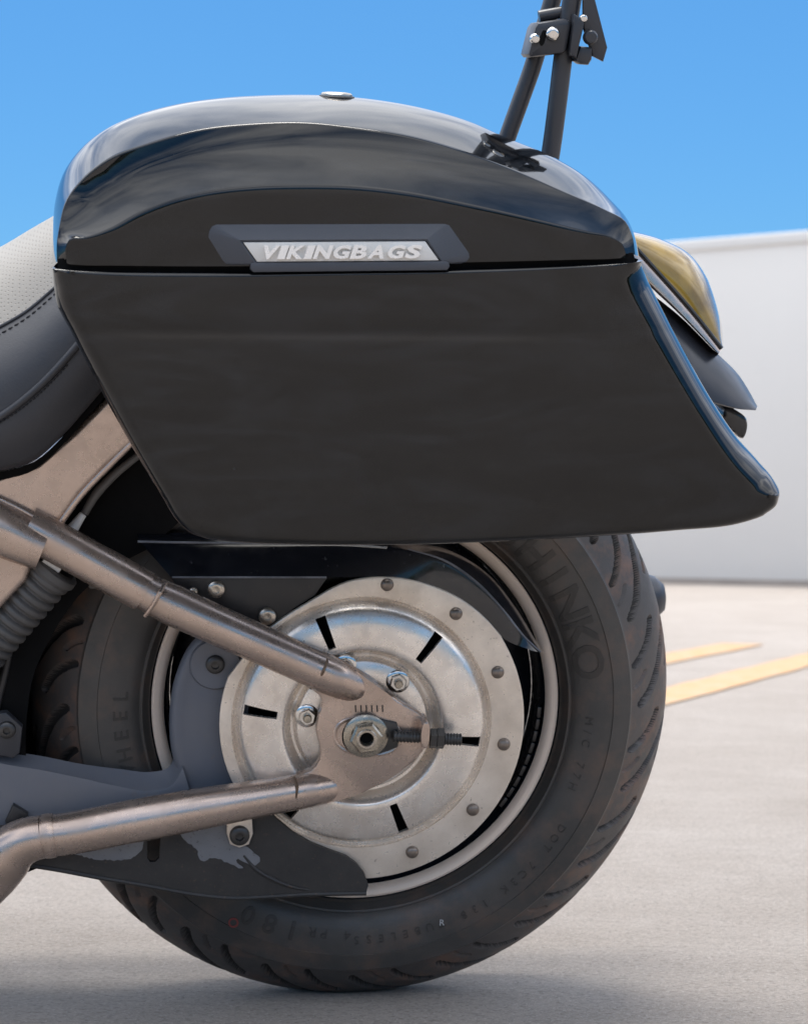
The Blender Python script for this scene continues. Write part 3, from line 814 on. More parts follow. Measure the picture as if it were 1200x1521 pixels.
bike.part('guard_highlight', tube(np.array([U(x, y, 0.1232) for x, y in catmull([(606, 815), (662, 833), (708, 865), (748, 907), (782, 949), (803, 968)], 40)]), [0.0004, 0.0011, 0.0013, 0.0011, 0.0008], 8, True, 'edge_highlight'), None, ug)
gp = bike.part('guard_plate', pplate([(250, 852), (330, 856), (486, 858), (468, 884), (436, 904), (404, 928), (390, 933), (372, 930), (300, 892), (262, 870)], 0.1255, 0.006, 0.001, mat='satin_black'), None, ug)
for px, py in ((321, 874), (397, 914)):
    bike.part('button_bolt', bolt_head(U(px, py, 0.1262), 0.0085, 0.0055, 'zinc'), None, ug)
p = U(287, 878, 0.127); bike.part('button_bolt', bolt_head(p, 0.0045, 0.004, 'zinc', False), None, ug)

# rear shock boot, cables, brackets on the left ----------------------
ax = np.array([U(-120, 1075, 0.105), U(76, 848, 0.120)])
k = 19; pts = []; rr = []
for i in range(k*6 + 1):
    s = i/(k*6); pts.append(ax[0] + (ax[1]-ax[0])*s)
    ph = (i % 6)/6; rr.append((0.0205, 0.0238, 0.0246, 0.0246, 0.0238, 0.0205)[i % 6])
shock = bike.part('shock_boot', tube(pts, rr, 28, True, 'boot_rubber', 60))
d = (ax[1]-ax[0])/np.linalg.norm(ax[1]-ax[0])
bike.part('boot_collar', tube([ax[1]-d*0.004, ax[1], ax[1]+d*0.006, ax[1]+d*0.008], [0.024, 0.0268, 0.0262, 0.0235], 32, True, 'boot_rubber'), None, shock)
bike.part('boot_cap', tube([ax[1]+d*0.0075, ax[1]+d*0.0095], [0.0215, 0.020], 32, True, 'dark_steel'), None, shock)
bike.part('cable', tube(crv([(206, 676), (170, 705), (140, 738), (126, 762)], 30, 0.120), [0.0035, 0.0040, 0.0045, 0.0038], 10, True, 'boot_rubber'))
bike.part('cable_tip', tube(np.array([U(124, 763, 0.120), U(106, 788, 0.122)]), [0.0036, 0.0056, 0.0058], 12, True, 'white_plastic'))
bike.part('connector', tube(np.array([U(66, 829, 0.140), U(90, 845, 0.138)]), [0.0036, 0.0044, 0.0044], 12, True, 'white_plastic'))
bike.part('link_pin', tube(np.array([U(36, 922, 0.09), U(57, 930, 0.088)]), 0.0075, 16, True, 'zinc'))
bike.part('stay', tube(crv([(-12, 1080), (-2, 1040), (10, 990), (20, 930)], 20, 0.10), 0.0036, 10, True, 'satin_black'))
bike.part('stay', tube(crv([(16, 1078), (21, 1040), (19, 990), (24, 940)], 20, 0.096), 0.0036, 10, True, 'dark_steel'))
bike.part('link_bolt', tube(np.array([U(18, 1015, 0.096), U(46, 1014, 0.096)]), 0.0034, 12, True, 'zinc'))
# dark inner mudguard ahead of the wheel hides the far side
mg = []
for w in np.linspace(-0.125, 0.070, 12):
    e_ = 1 - (abs(w + 0.0275)/0.0975)**4
    row = []
    for a in np.linspace(R_(92), R_(206), 40):
        r = 0.355 + 0.012*e_
        row.append((r*math.cos(a), -w, r*math.sin(a)))
    mg.append(row)
skirt = []
for w, f_ in ((0.078, 0.0), (0.092, 0.02), (0.098, 0.12), (0.100, 0.5), (0.100, 1.0)):
    row = []
    for a in np.linspace(R_(92), R_(206), 40):
        rs = np.interp(math.degrees(a), [92, 140, 155, 172, 206], [0.255, 0.262, 0.296, 0.318, 0.335])
        r = 0.362*(1-f_) + rs*f_
        row.append((r*math.cos(a), -w, r*math.sin(a)))
    skirt.append(row)
mg += skirt
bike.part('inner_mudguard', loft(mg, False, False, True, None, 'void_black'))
bike.part('dark_filler', pplate([(-300, 640), (0, 640), (160, 560), (330, 500), (420, 560), (380, 700), (300, 790), (260, 900), (200, 1000), (190, 1120), (-60, 1150), (-300, 1160)], -0.10, 0.01, 0.0, mat='void_black'))  # added black sheet filling the gap, keeps the area behind dark
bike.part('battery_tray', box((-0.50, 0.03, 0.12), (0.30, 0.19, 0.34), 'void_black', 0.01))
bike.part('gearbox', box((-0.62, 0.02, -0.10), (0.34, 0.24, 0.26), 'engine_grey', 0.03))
# muffler on the far side, its tapered end showing past the tyre
mu = np.array([U(-500, 960, -0.26), U(300, 905, -0.24), U(820, 889, -0.22), U(930, 887, -0.22), U(972, 887, -0.22), U(985, 887, -0.22), U(988, 887, -0.22)])
def poly_tube(P, rr, n=60):
    L = np.concatenate([[0], np.cumsum(np.linalg.norm(np.diff(P, axis=0), axis=1))]); q = np.linspace(0, L[-1], n)
    q = np.unique(np.concatenate([q, L]))
    return np.stack([np.interp(q, L, P[:, j]) for j in range(3)], 1), np.interp(q, L, rr), q
L = np.concatenate([[0], np.cumsum(np.linalg.norm(np.diff(mu, axis=0), axis=1))])
rows = []
prf = [0.045, 0.047, 0.046, 0.034, 0.024, 0.015, 0.004]
T = (mu[-1]-mu[1]); T /= np.linalg.norm(T); a_ = np.cross(T, [0, 1, 0]); a_ /= np.linalg.norm(a_); b2 = np.cross(a_, T)
for c, r in zip(mu, prf):
    q = np.linspace(0, 2*math.pi, 32, endpoint=False)
    rows.append(c + r*(np.cos(q)[:, None]*a_ + np.sin(q)[:, None]*b2))
bike.part('muffler', loft(rows, True, True, True, 60, 'fender_black'))

# seat ---------------------------------------------------------------
n = 60
sil = [(-330, 420), (-150, 425), (0, 371), (40, 347), (80, 324), (120, 300), (170, 268), (230, 262), (320, 280)]
st = [(-330, 520), (-150, 538), (0, 485), (41, 461), (77, 431), (120, 392), (170, 352), (230, 340), (320, 350)]
pip = [(-330, 640), (-150, 668), (0, 619), (55, 577), (110, 519), (150, 470), (200, 420), (250, 400), (330, 400)]
btm = [(-330, 720), (-150, 738), (0, 699), (45, 687), (97, 643), (135, 600), (165, 565), (210, 520), (330, 480)]
def mixp(a, b_, s): return [(p[0]*(1-s)+q[0]*s, p[1]*(1-s)+q[1]*s) for p, q in zip(a, b_)]
A = crv(sil, n, 0.03); B = crv(st, n, 0.135)
rows = []
for s in np.linspace(0, 1, 12):
    c = A*(1-s) + B*s
    c[:, 2] += 0.012*math.sin(math.pi*s)
    c[:, 1] -= 0.010*math.sin(math.pi*s)
    rows.append(c)
mir = [np.stack([r[:, 0], -r[:, 1], r[:, 2]], 1) for r in rows]
seat = bike.part('seat', loft(mir[::-1] + rows, False, False, True, None, 'perforated_vinyl'), label='pale perforated seat top')
C_ = crv(pip, n, 0.185); D_ = crv(btm, n, 0.172)
rows = []
for s in np.linspace(0, 1, 12):
    c = B*(1-s) + C_*s; c[:, 1] -= 0.012*math.sin(math.pi*s); c[:, 2] += 0.004*math.sin(math.pi*s); rows.append(c)
bike.part('seat_side', loft(rows, False, False, True, None, 'leather_dark'), None, seat, 'dark stitched leather side of the seat')
rows = []
for s in np.linspace(0, 1, 10):
    c = C_*(1-s) + D_*s; c[:, 1] -= 0.007*math.sin(math.pi*s); rows.append(c)
c = D_.copy(); c[:, 1] += 0.06; rows.append(c)
bike.part('seat_skirt', loft(rows, False, False, True, 60, 'leather_dark'), None, seat)
bike.part('piping', tube(C_ + np.array([0, -0.001, 0.0]), 0.0036, 10, True, 'leather_dark'), None, seat)
bike.part('seam_welt', tube(B + np.array([0, -0.001, 0.0]), 0.0016, 8, True, 'leather_dark'), None, seat)
# stitches: short dark dashes below the welt and beside the piping
def stitches(curve, other, off, step, ln, r, name):
    L = np.concatenate([[0], np.cumsum(np.linalg.norm(np.diff(curve, axis=0), axis=1))])
    v = []; f = []
    for s in np.arange(0.12, L[-1]*0.62, step):
        q0 = np.array([np.interp(s, L, curve[:, j]) for j in range(3)]); q1 = np.array([np.interp(s+ln, L, curve[:, j]) for j in range(3)])
        me_ = tube([q0, (q0+q1)/2 + np.array([0, -0.0006, 0]), q1], [r*0.7, r, r*0.7], 6, True)
        b0 = len(v); v += [tuple(x.co) for x in me_.vertices]; f += [tuple(b0 + i for i in pl.vertices) for pl in me_.polygons]
        bpy.data.meshes.remove(me_)
    o_ = bike.part(name, mesh(v, f, True, None, 'thread'), None, seat); o_['kind'] = 'stuff'
BB = B*0.92 + C_*0.08; BB[:, 1] -= 0.0040
stitches(BB, None, 0, 0.0065, 0.0042, 0.0013, 'stitching')
CC = C_*0.88 + B*0.12; CC[:, 1] -= 0.0050; CC = C_*0.90 + D_*0.10; CC[:, 1] -= 0.0028
stitches(CC, None, 0, 0.0042, 0.0026, 0.0007, 'stitching')
bike.part('seat_pan', loft([crv(mixp(btm, [(x, y+9) for x, y in btm], 0.2), n, 0.150), crv([(x, y+14) for x, y in btm], n, 0.150), crv([(x, y+14) for x, y in btm], n, 0.02)], False, False, True, 40, 'void_black'), None, seat)
# pillion pad behind the bag
pil = []
for w in np.linspace(-0.12, 0.12, 15):
    e_ = math.sqrt(max(0, 1 - (abs(w)/0.125)**3))
    c = crv([(330, 330), (420, 318), (560, 320), (660, 335)], 24, 0.0); c[:, 1] = -w; c[:, 2] += -0.045 + 0.045*e_; pil.append(c)
bike.part('pillion_pad', loft(pil, False, False, True, None, 'leather_dark'))

# rear fender, tail light --------------------------------------------
fcrv = [(380, 420), (560, 372), (740, 378), (860, 410), (930, 446), (985, 490)]
fc = crv(fcrv, 60, 0.075)
frow = []
mid = np.stack([fc[:, 0], np.zeros(60), fc[:, 2]], 1)
for k in range(25):
    q = -1 + 2*k/24
    drop = 0.085*abs(q)**2.6; yy = 0.105*math.sin(q*math.pi/2)
    nrm = np.gradient(mid, axis=0); nrm = np.stack([-nrm[:, 2], np.zeros(60), nrm[:, 0]], 1); nrm /= np.linalg.norm(nrm, axis=1)[:, None]
    lift = 0.020
    frow.append(mid + nrm*(lift - drop) + np.array([0, yy, 0]))
bike.part('rear_fender', loft(frow, False, False, True, None, 'fender_black'))
# visible near quarter of the fender tip, a rolled thick flap
ft_top = [(960, 430), (1010, 470), (1062, 522), (1096, 556), (1114, 584), (1124, 603)]
ft_bot = [(940, 520), (985, 560), (1030, 590), (1064, 600), (1095, 607), (1122, 609)]
rows = []
for s, w in ((0, 0.0), (0.0, 0.045), (0.12, 0.072), (0.35, 0.092), (0.7, 0.102), (0.96, 0.104), (1.0, 0.101), (1.0, 0.02)):
    rows.append(crv(mixp(ft_top, ft_bot, s), 40, w))
bike.part('fender_tip', loft(rows, False, False, True, 60, 'fender_black'))
bike.part('plate_lamp', pplate(catmull([(1076, 606), (1098, 612), (1109, 622), (1110, 640), (1104, 652), (1088, 640), (1072, 618)], 30, True), 0.06, 0.05, 0.004, mat='guard_black'))
# tail light: base line along the fender, domed smoked amber lens
base = [(930, 352), (966, 392), (1000, 430), (1036, 472), (1071, 517)]
dome = [(930, 340), (985, 356), (1022, 376), (1048, 410), (1062, 446), (1072, 486), (1074, 512)]
n = 40
rows = []
bcv = catmull(base, n); dcv = catmull(dome, n)
for k in range(13):
    q = math.pi*k/12          # from the near base edge over the crown to the far base edge
    w = 0.052*math.cos(q); s = math.sin(q)**0.75
    rows.append([U(*(bcv[i] + (dcv[i]-bcv[i])*s), 0.03 + w) for i in range(n)])
tl = bike.part('tail_light', loft(rows, False, False, True, None, 'lens_amber'), label='smoked amber tail light lens')
b2_ = [(936, 396), (968, 428), (1000, 458), (1034, 492), (1066, 526)]
rows = [crv([(x+3, y-2) for x, y in base], n, -0.02), crv([(x+2, y-1) for x, y in base], n, 0.080), crv(mixp(base, b2_, 0.15), n, 0.084), crv(mixp(base, b2_, 0.85), n, 0.086), crv(b2_, n, 0.083), crv(b2_, n, -0.02)]
bike.part('lamp_base', loft(rows, False, False, True, 50, 'copper_chrome'), None, tl)
bc = np.array([U(x, y, 0.0835) for x, y in catmull(base, 40)])
bike.part('lens_edge', tube(bc, 0.0022, 8, True, 'dark_steel'), None, tl)

# sissy bar ----------------------------------------------------------
sb = bike.part('sissy_bar', tube(crv([(795, 330), (812, 260), (818, 224), (828, 150), (838, 70), (846, 20), (858, -60), (880, -200), (900, -330)], 70, 0.105), 0.0090, 20, True, 'bar_black'))
bike.part('far_upright', tube(crv([(728, 290), (741, 240), (756, 196), (774, 146), (791, 98), (805, 50), (820, 0), (840, -80), (868, -200), (890, -320)], 70, 0.075), 0.0084, 20, True, 'bar_black'), None, sb)
cb = [np.array([U(x, y, w) for x, y in ((794, 34), (850, 28), (838, 80), (783, 84))]) for w in (0.13, 0.02)]
cl = bike.part('clamp_block', plate([U(x, y, 0.124) for x, y in [(799, 33), (838, 27), (846, 30), (849, 36), (842, 74), (836, 79), (788, 85), (784, 80), (794, 40)]], 0.045, 0.004, 'bar_black'), None, sb)
bike.part('clamp_bar', tube(np.array([U(800, 24, 0.10), U(842, 16, 0.10)]), 0.0055, 14, True, 'bar_black'), None, sb)
for px, py, r in ((820, 50, 0.0066), (794, 57, 0.0050)):
    bike.part('clamp_bolt', bolt_head(U(px, py, 0.124), r, 0.006, 'chrome', False), None, sb)
bike.part('clamp_slot', pplate(oval(806, 56, 4, 12, 12, 20), 0.1243, 0.001, 0, mat='void_black'), None, sb)
bike.part('pad_bracket', pplate([(853, 20), (862, 26), (868, 34), (856, 86), (848, 82), (846, 74)], 0.13, 0.03, 0.002, mat='bar_black'), None, sb)
bike.part('pad_plate', pplate([(866, -60), (872, -40), (884, 0), (902, 70), (896, 91), (880, 83), (866, 40), (866, 0)], 0.118, 0.006, 0.0015, mat='bar_black'), None, sb)
bike.part('pad_foot', pplate([(862, 68), (880, 70), (879, 88), (874, 96), (862, 95), (854, 90)], 0.124, 0.020, 0.003, mat='bar_black'), None, sb)
bike.part('pad_bolt', bolt_head(U(876, 55, 0.124), 0.0070, 0.007, 'bar_black', False), None, sb)
bike.part('pad_screw', bolt_head(U(866, 27, 0.126), 0.0038, 0.004, 'chrome', False), None, sb)

# ------------------------------------------------------------------ saddlebag
WO, WI = 0.365, 0.185
bagb = U(650, 800, 0.27)
bag = Thing('saddlebag', 'large gloss black hard saddlebag with domed lid hung over the rear wheel', 'saddlebag', bagb)
# lower shell: outline ring, rounded outer edge, gently crowned face
left = [(79, 395), (80, 420), (86, 455), (104, 490), (150, 578), (200, 668), (240, 735), (262, 769), (282, 787), (312, 797)]
bott = [(312, 797), (360, 801), (450, 803), (600, 803), (750, 798), (900, 790), (1000, 783), (1090, 774), (1128, 763)]
righ = [(950, 385), (964, 415), (990, 467), (1020, 525), (1058, 592), (1096, 648), (1130, 687), (1150, 712), (1157, 728), (1152, 746), (1128, 763)]
topl = [(79, 395), (140, 398.5), (300, 401), (500, 399), (700, 396), (860, 390), (950, 385)]
nu, nv = 84, 116
def seg2(pts, n_): return catmull(pts, n_)
def to_xz(pts, w):
    ws_ = np.full(len(pts), w) if np.isscalar(w) else w
    return np.array([[q[0], q[2]] for q in (U(p_[0], p_[1], k_) for p_, k_ in zip(pts, ws_))])
def rear_depth(s): return np.interp(s, [0, 0.05, 0.15, 0.30, 0.55, 0.93, 1], [0.014, 0.020, 0.042, 0.060, 0.066, 0.060, 0.022])   # s from the tail tip up to the seam
WR = WO - 0.018
Lc, Bc, Tc = (to_xz(seg2(p_, k_), WR) for p_, k_ in ((left, nv), (bott, nu), (topl, nu)))
sR = 1 - np.arange(nv)/(nv-1)
Rc = to_xz(seg2(righ, nv), WO - np.maximum(0.018, 0.62*rear_depth(sR)))
Rc[0] = Tc[-1]; Rc[-1] = Bc[-1]
# loop: top-left -> down left -> bottom -> up right -> back along the top
loop = np.concatenate([Lc[:-1], Bc[:-1], Rc[::-1][:-1], Tc[::-1][:-1]])
iTL, iBL, iBR, iTR = 0, nv-1, nv-1+nu-1, 2*(nv-1)+nu-1
Nl = len(loop)
rr = np.zeros(Nl)
for i in range(Nl):
    if i < iBL: s = i/(nv-1); rr[i] = np.interp(s, [0, 0.15, 1], [0.016, 0.017, 0.012])
    elif i < iBR: s = (i-iBL)/(nu-1); rr[i] = np.interp(s, [0, 0.2, 0.8, 1], [0.012, 0.008, 0.009, 0.011])
    elif i < iTR: s = (i-iBR)/(nv-1); rr[i] = np.interp(s, [0, 0.10, 0.20, 0.5, 1], [0.011, 0.013, 0.024, 0.024, 0.028])
    else: rr[i] = 0.0035
nxt = np.roll(loop, -1, 0); prv = np.roll(loop, 1, 0)
def nrm2(d):
    # loop runs anticlockwise seen from the camera side? inward normal is chosen by the centroid
    q = np.stack([-d[:, 1], d[:, 0]], 1); q /= np.maximum(1e-9, np.linalg.norm(q, axis=1))[:, None]; return q
n1 = nrm2(loop - prv); n2 = nrm2(nxt - loop)
if np.mean(np.sum((loop.mean(0) - loop)*n1, axis=1)) < 0: n1, n2 = -n1, -n2
inn = np.zeros_like(loop)
for i in range(Nl):
    if i in (iTL, iTR):
        ra, rb = (0.0035, rr[1]) if i == iTL else (rr[iTR-1], 0.0035)
        # move in from both sides
        A_ = np.array([n1[i], n2[i]]); inn[i] = np.linalg.solve(A_, np.array([ra, rb]))
    else:
        m_ = n1[i] + n2[i]; m_ /= np.linalg.norm(m_); inn[i] = m_*rr[i]/max(0.5, float(m_ @ n1[i]))
xa, xb = loop[iTL, 0], loop[iTR, 0]; xa2, xb2 = xa + inn[iTL, 0], xb + inn[iTR, 0]
for i in range(iTR + 1, Nl):
    inn[i, 0] = xa2 + (loop[i, 0]-xa)*(xb2-xa2)/(xb-xa) - loop[i, 0]
# along the top the rounding depth eases from the corners
rw = rr.copy()
for i in range(iTR, Nl):
    rw[i] = 0.0035
for i in range(0, iBL):
    rw[i] = rr[i]*np.interp(i/(nv-1), [0, 0.06, 0.8, 1], [1.0, 1.6, 1.6, 1.0])
for i in range(iBR, iTR):
    rw[i] = rear_depth((i-iBR)/(nv-1))
rw[iTL] = 0.006; rw[iTR] = 0.010
def face_w(x, z):
    """outer face: soft belly, and a slight flare above the swage line"""
    return 0.0
zs_top = Tc[:, 1].mean()
def belly(x, z):
    h = zs_top - z
    g = 0.0
    g += 0.0045*(1 - ((h-0.12)/0.14)**2)
    if h < 0.050: g += 0.0020*((0.050-h)/0.050)
    g -= 0.00080*math.exp(-((h-0.052)/0.0060)**2) * min(1.0, max(0.0, (0.235-abs(x+0.05))/0.08))
    g += 0.0030*(1 - ((x+0.02)/0.36)**2)
    return g
rings = []
for q in np.linspace(0, math.pi/2, 9):
    ins = 1 - math.cos(q)
    pos = loop + inn*ins
    ww = np.array([WO - rw[i]*(1 - math.sin(q)) + belly(*pos[i]) for i in range(Nl)])
    rings.append(np.stack([pos[:, 0], -ww, pos[:, 1]], 1))
pos = loop + inn*1.18
ww = np.array([WO + belly(*pos[i]) for i in range(Nl)])
rings.append(np.stack([pos[:, 0], -ww, pos[:, 1]], 1))
cen = loop.mean(0)
def back_ring(k, w): 
    pos = cen + (loop-cen)*k
    return np.stack([pos[:, 0], np.full(Nl, -w), pos[:, 1]], 1)
rows = [back_ring(0.90, WI), back_ring(0.965, WI + 0.006), back_ring(0.985, WI + 0.03)] + rings
verts = [tuple(v) for r in rows for v in r]; F = []
for j in range(len(rows)-1):
    for i in range(Nl):
        a = j*Nl+i; b_ = j*Nl+(i+1) % Nl; F.append((a, b_, b_+Nl, a+Nl))
F.append(tuple(range(Nl))[::-1])
# crowned face: fine rows of points inside the inner ring, triangulated together with it
from mathutils.geometry import delaunay_2d_cdt
ring = rings[-1]; last = (len(rows)-1)*Nl
poly = [(float(p_[0]), float(p_[2])) for p_ in ring]
def inside(x, z):
    c_ = False
    for a_ in range(Nl):
        x1, z1 = poly[a_]; x2, z2 = poly[a_-1]
        if (z1 > z) != (z2 > z) and x < (x2-x1)*(z-z1)/(z2-z1) + x1: c_ = not c_
    return c_
parr = np.array(poly); pts2 = [Vector(p_) for p_ in poly]
zlo, zhi = parr[:, 1].min(), parr[:, 1].max(); xlo, xhi = parr[:, 0].min(), parr[:, 0].max()
hs_ = np.concatenate([np.arange(0.008, 0.036, 0.0045), np.arange(0.036, 0.070, 0.0013), np.arange(0.073, 0.30, 0.0055)])
for h in hs_:
    z = zs_top - h
    for x in np.arange(xlo, xhi, 0.0075):
        if np.min((parr[:, 0]-x)**2 + (parr[:, 1]-z)**2) > 0.0035**2 and inside(x, z): pts2.append(Vector((x, z)))
cdt = delaunay_2d_cdt(pts2, [(k, (k+1) % Nl) for k in range(Nl)], [], 1, 1e-7)
vmap = []
for k, p_ in enumerate(cdt[0]):
    org = cdt[3][k]
    r_ = [q for q in org if q < Nl]
    if r_: vmap.append(last + r_[0])
    else:
        vmap.append(len(verts)); verts.append((p_.x, -(WO + belly(p_.x, p_.y)), p_.y))
for f_ in cdt[2]: F.append(tuple(vmap[k] for k in f_))
shell = bag.part('shell', mesh(verts, F, True, 60, 'gloss_black'))

# lid: seam edge, lower crease, upper crease, crown, inner side
nL = 120
cA = [(100, 391.5), (104, 392), (180, 394), (300, 395), (500, 393), (700, 389), (860, 385), (920, 383), (928, 382)]
cB = [(99, 384), (98, 368), (104, 355), (125, 353), (165, 340), (210, 316), (250, 300), (300, 287), (375, 278), (450, 276), (530, 278), (600, 286), (700, 305), (800, 327), (872, 344), (908, 352), (924, 362), (929, 376)]
cC = [(85, 389), (85, 360), (89, 335), (98, 300), (125, 264), (160, 237), (225, 212), (300, 192), (375, 184), (450, 182), (530, 190), (600, 201), (690, 226), (775, 258), (840, 286), (900, 312), (928, 328), (938, 348), (943, 378)]
cT = [(78, 389), (79, 350), (82, 300), (95, 256), (120, 221), (160, 190), (200, 172), (260, 155), (330, 145), (400, 141), (480, 141), (560, 148), (640, 163), (700, 181), (750, 203), (820, 232), (870, 262), (908, 298), (930, 324), (941, 350), (948, 380)]
def arcpts(p_, n_): return catmull(p_, n_)
# columns are matched by x so that the rows stay upright over the middle
def by_x(p_, xs):
    c = catmull(p_, 1600)
    # parametrise by a mix of arc length at the ends and x in the middle
    k = np.maximum.accumulate(c[:, 0] + np.linspace(0, 1e-3, len(c)))
    return c, k
us = np.linspace(0, 1, nL)
A2, B2, C2, T2 = (catmull(p_, nL) for p_ in (cA, cB, cC, cT))
def endf(a, b_):   # value a at the two ends, b in the middle
    s = np.clip(np.minimum(us, 1-us)/0.12, 0, 1); s = s*s*(3-2*s)
    return a + (b_-a)*s
wA = endf(WO - 0.002, WO + 0.002); wB = endf(WO - 0.003, WO + 0.001); wC = endf(WO - 0.012, WO - 0.034); wT = endf(WO - 0.060, WO - 0.130)
def lift(c2, w): return np.array([U(c2[i, 0], c2[i, 1], w[i]) for i in range(nL)])
A3, B3, C3, T3 = lift(A2, wA), lift(B2, wB), lift(C2, wC), lift(T2, wT)
rows = []
lip = A3.copy(); lip[:, 1] += 0.02; rows.append(lip)
for s in (0, 0.02, 0.06, 0.3, 0.6, 0.88, 0.96): rows.append(A3*(1-s) + B3*s)
sag = endf(0.0, 0.0045)
sag *= np.interp(us, [0, 0.15, 0.45, 1], [1.0, 2.2, 1.2, 0.6])
for s in (0.012, 0.035, 0.10, 0.2, 0.32, 0.45, 0.58, 0.7, 0.82, 0.92, 0.972, 0.99):
    c = B3*(1-s) + C3*s; c[:, 1] += sag*math.sin(math.pi*s); rows.append(c)
for s in (0.012, 0.04, 0.10, 0.2, 0.32, 0.45, 0.6, 0.75, 0.88, 1.0):
    e1 = 1 - (1-s)**1.35
    c = C3.copy(); c[:, 1] = C3[:, 1]*(1-s) + T3[:, 1]*s; c[:, 0] = C3[:, 0]*(1-e1) + T3[:, 0]*e1; c[:, 2] = C3[:, 2]*(1-e1) + T3[:, 2]*e1; rows.append(c)
cenL = np.array([T3[:, 0].mean(), 0, A3[:, 2].mean()])
for s in (0.15, 0.35, 0.6, 0.85, 1.0):
    c = T3.copy(); c[:, 1] = T3[:, 1]*(1-s) + (-(WI + 0.004))*s
    k = 1 - 0.05*s**2.5
    c[:, 0] = cenL[0] + (T3[:, 0]-cenL[0])*(1-0.02*s**3); c[:, 2] = cenL[2] + (T3[:, 2]-cenL[2])*k; rows.append(c)
c = rows[-1].copy(); c[:, 2] = A3[:, 2]; rows.append(c)
lid = bag.part('lid', loft(rows, False, False, True, 75, 'gloss_black'))
# black block added in the seam, its colour giving the gap's shade
gk = [(88, 380), (300, 386), (600, 384), (940, 372), (936, 400), (600, 412), (300, 414), (92, 410)]
bag.part('seam_filler', pplate([(86, 384), (300, 388), (600, 386), (800, 380), (940, 375), (945, 392), (800, 400), (600, 406), (300, 408), (86, 404)], WO - 0.006, WO - 0.03 - WI, 0.0, mat='void_black'))
# lock button on the crown
lp = U(500, 144.5, WO - 0.130)
def zlathe(prof_, c, mat, seg=28, tilt=0.0):
    rows_ = []
    q = np.linspace(0, 2*math.pi, seg, endpoint=False)
    for r, h in prof_: rows_.append(np.stack([c[0] + max(r, 1e-5)*np.cos(q), c[1] + max(r, 1e-5)*np.sin(q)*0.8, c[2] + h + tilt*r*np.cos(q)], 1))
    return loft(rows_, True, False, True, 35, mat)
lock = bag.part('lock', zlathe([(0.0160, -0.002), (0.0162, 0.0006), (0.0152, 0.0016), (0.0138, 0.0018)], lp, 'satin_black', tilt=-0.03))
bag.part('lock_cap', zlathe([(0.0142, 0.0012), (0.0138, 0.0030), (0.0122, 0.0042), (0.0075, 0.0048), (0, 0.0049)], lp, 'zinc', tilt=-0.03), None, lock)

# badge: bevelled black surround, silver plate, raised letters
WB0 = WO - 0.001
outer = [(310, 352), (311, 343), (315, 336), (322, 333), (660, 332), (667, 334), (696, 375), (697, 382), (693, 388), (684, 391), (500, 393), (345, 393), (336, 391), (331, 386)]
top_in = [(361, 359), (632, 357), (653, 387), (382, 389)]
def badge():
    o0 = [U(x, y, WB0) for x, y in outer]
    cx_, cy_ = 503, 364
    o1 = [U(x, y, WB0 + 0.003) for x, y in outer]
    ins = [(356, 357), (356, 357), (357, 356.2), (358, 356), (633, 354.5), (635, 355), (656, 386), (657, 388), (656, 390), (654, 391), (500, 392), (381, 392), (379, 391), (378, 390)]
    o2 = [U(x, y, WB0 + 0.0095) for x, y in ins]
    ins2 = [(360, 359), (360, 359), (361, 359), (362, 359), (632, 357.5), (633, 358), (653, 386), (653, 387), (653, 388), (652, 388.5), (500, 389), (383, 389.5), (382, 389), (381, 388)]
    o3 = [U(x, y, WB0 + 0.0080) for x, y in ins2]
    rows_ = [o0, o1, o2, o3]
    return loft(rows_, True, False, True, 22, 'badge_black')
bd = bag.part('badge', badge())
bag.part('badge_tab', plate([U(x, y, WB0 + 0.0105) for x, y in ((372, 391), (378, 389.5), (660, 387.5), (667, 389), (668, 396), (664, 401), (377, 404), (372, 400))], 0.0085, 0.0012, 'badge_black'), None, bd)
bag.part('badge_plate', plate([U(x, y, WB0 + 0.0092) for x, y in ((361.5, 359.6), (631.5, 358), (652, 386.5), (382, 388.4))], 0.004, 0.0005, 'badge_silver'), None, bd)
word = 'VIKINGBAGS'
wid = {'V': 1.08, 'I': 0.5, 'K': 1.05, 'N': 1.08, 'G': 1.08, 'B': 1.02, 'A': 1.08, 'S': 0.98}
tot = sum(wid[c] for c in word); x0 = 387.0; x1 = 627.0; acc = 0.0
LETTERS = []
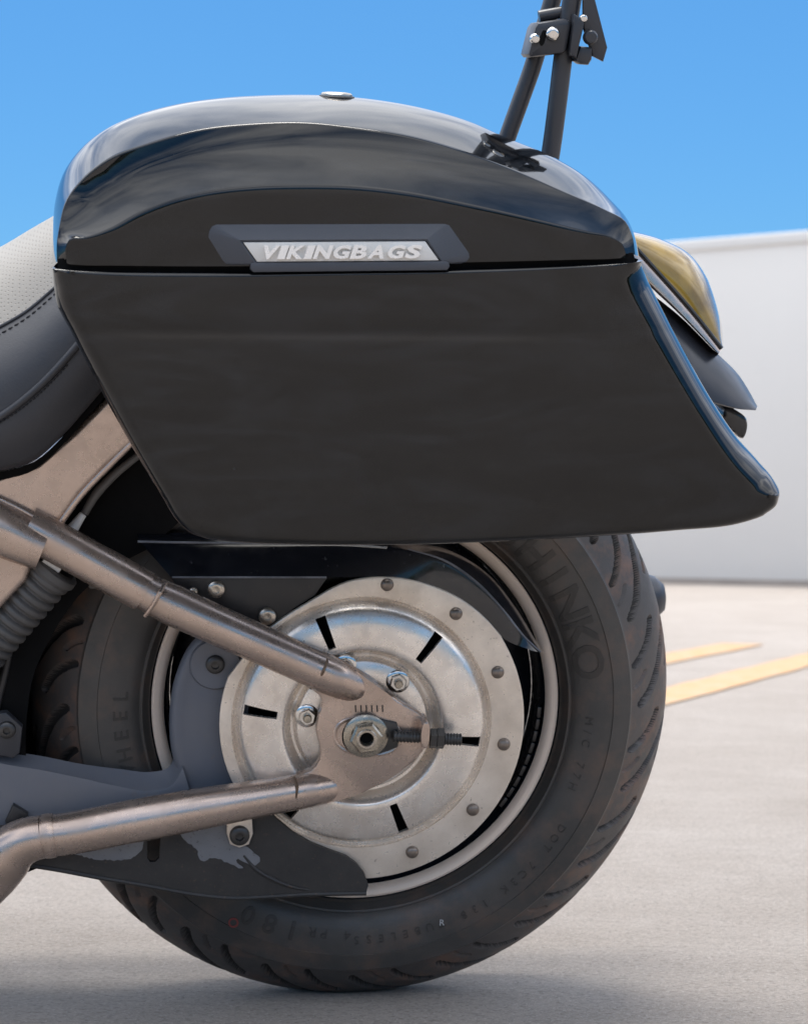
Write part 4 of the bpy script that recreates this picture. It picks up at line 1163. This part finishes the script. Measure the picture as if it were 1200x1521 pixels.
for ch in word:
    cxp = x0 + (x1-x0)*(acc + wid[ch]/2)/tot; acc += wid[ch]
    bw = (x1-x0)*wid[ch]/tot*0.90
    me = text_mesh(ch, 1.0, 0.0, bold=0.042)
    xs = [v.co.x for v in me.vertices]; ys = [v.co.y for v in me.vertices]
    mnx, mxx, mny, mxy = min(xs), max(xs), min(ys), max(ys)
    fr = (cxp-360)/(640-360)
    ytop = 364.3 - 1.2*fr; ybot = 384.6 - 1.2*fr
    top = {}
    bm = bmesh.new(); bm.from_mesh(me)
    bmesh.ops.remove_doubles(bm, verts=bm.verts, dist=1e-4)
    r = bmesh.ops.extrude_face_region(bm, geom=list(bm.faces))
    newv = set(g for g in r['geom'] if isinstance(g, bmesh.types.BMVert))
    for v in bm.verts:
        fx = (v.co.x-mnx)/(mxx-mnx) - 0.5; fy = (v.co.y-mny)/(mxy-mny)
        px = cxp + fx*bw*0.99 + (fy-0.5)*7.0
        py = ybot + (ytop-ybot)*fy
        v.co = Vector(V3(U(px, py, WB0 + (0.0126 if v in newv else 0.0089))))
    bmesh.ops.recalc_face_normals(bm, faces=bm.faces)
    bm.to_mesh(me); bm.free(); finish(me, False)
    bag.part('letter', me, 'letter_silver', bd)

# ------------------------------------------------------------------ a far belt of trees behind the photographer, mirrored as a dark line in the lacquer
surf('foliage', (0.050, 0.075, 0.025), 0.7, col2=(0.028, 0.045, 0.015), scale=0.6)
rv = np.random.RandomState(3)
V_, F_ = [], []
for k in range(150):
    a = R_(95 + 170*k/149 + rv.uniform(-0.6, 0.6)); d_ = rv.uniform(70, 84)
    cx_, cy_, hh = d_*math.sin(a), d_*math.cos(a), rv.uniform(2.8, 5.6)
    nA_, nB_ = 14, 9; b0 = len(V_)
    for q in range(nB_+1):
        for w_ in range(nA_):
            ph_, th_ = math.pi*q/nB_, 2*math.pi*w_/nA_; rr_ = rv.uniform(0.78, 1.15)
            V_.append((cx_ + 2.6*rr_*math.sin(ph_)*math.cos(th_), cy_ + 2.6*rr_*math.sin(ph_)*math.sin(th_), max(0.0, hh*0.5 - hh*0.5*rr_*math.cos(ph_))))
    for q in range(nB_):
        for w_ in range(nA_):
            F_.append((b0+q*nA_+w_, b0+q*nA_+(w_+1) % nA_, b0+(q+1)*nA_+(w_+1) % nA_, b0+(q+1)*nA_+w_))
    for q in range(40):
        u_ = rv.normal(size=3); u_ /= np.linalg.norm(u_); u_ *= rv.uniform(0.95, 1.2)
        c_ = np.array([cx_ + u_[0]*2.6, cy_ + u_[1]*2.6, max(0.3, hh*0.5 + u_[2]*hh*0.5)])
        e1_ = rv.normal(size=3); e1_ /= np.linalg.norm(e1_); e2_ = np.cross(e1_, rv.normal(size=3)); e2_ /= np.linalg.norm(e2_)
        sz = rv.uniform(0.2, 0.45); b0 = len(V_)
        V_ += [c_ - e1_*sz, c_ - e2_*sz*0.7, c_ + e1_*sz, c_ + e2_*sz*0.7]; F_.append((b0, b0+1, b0+2, b0+3))
tb = bpy.data.meshes.new('m'); tb.from_pydata([V3(v) for v in V_], [], F_); tb.materials.append(MATS['foliage'])
struct(link(bpy.data.objects.new('tree_belt', tb)), 'stuff')
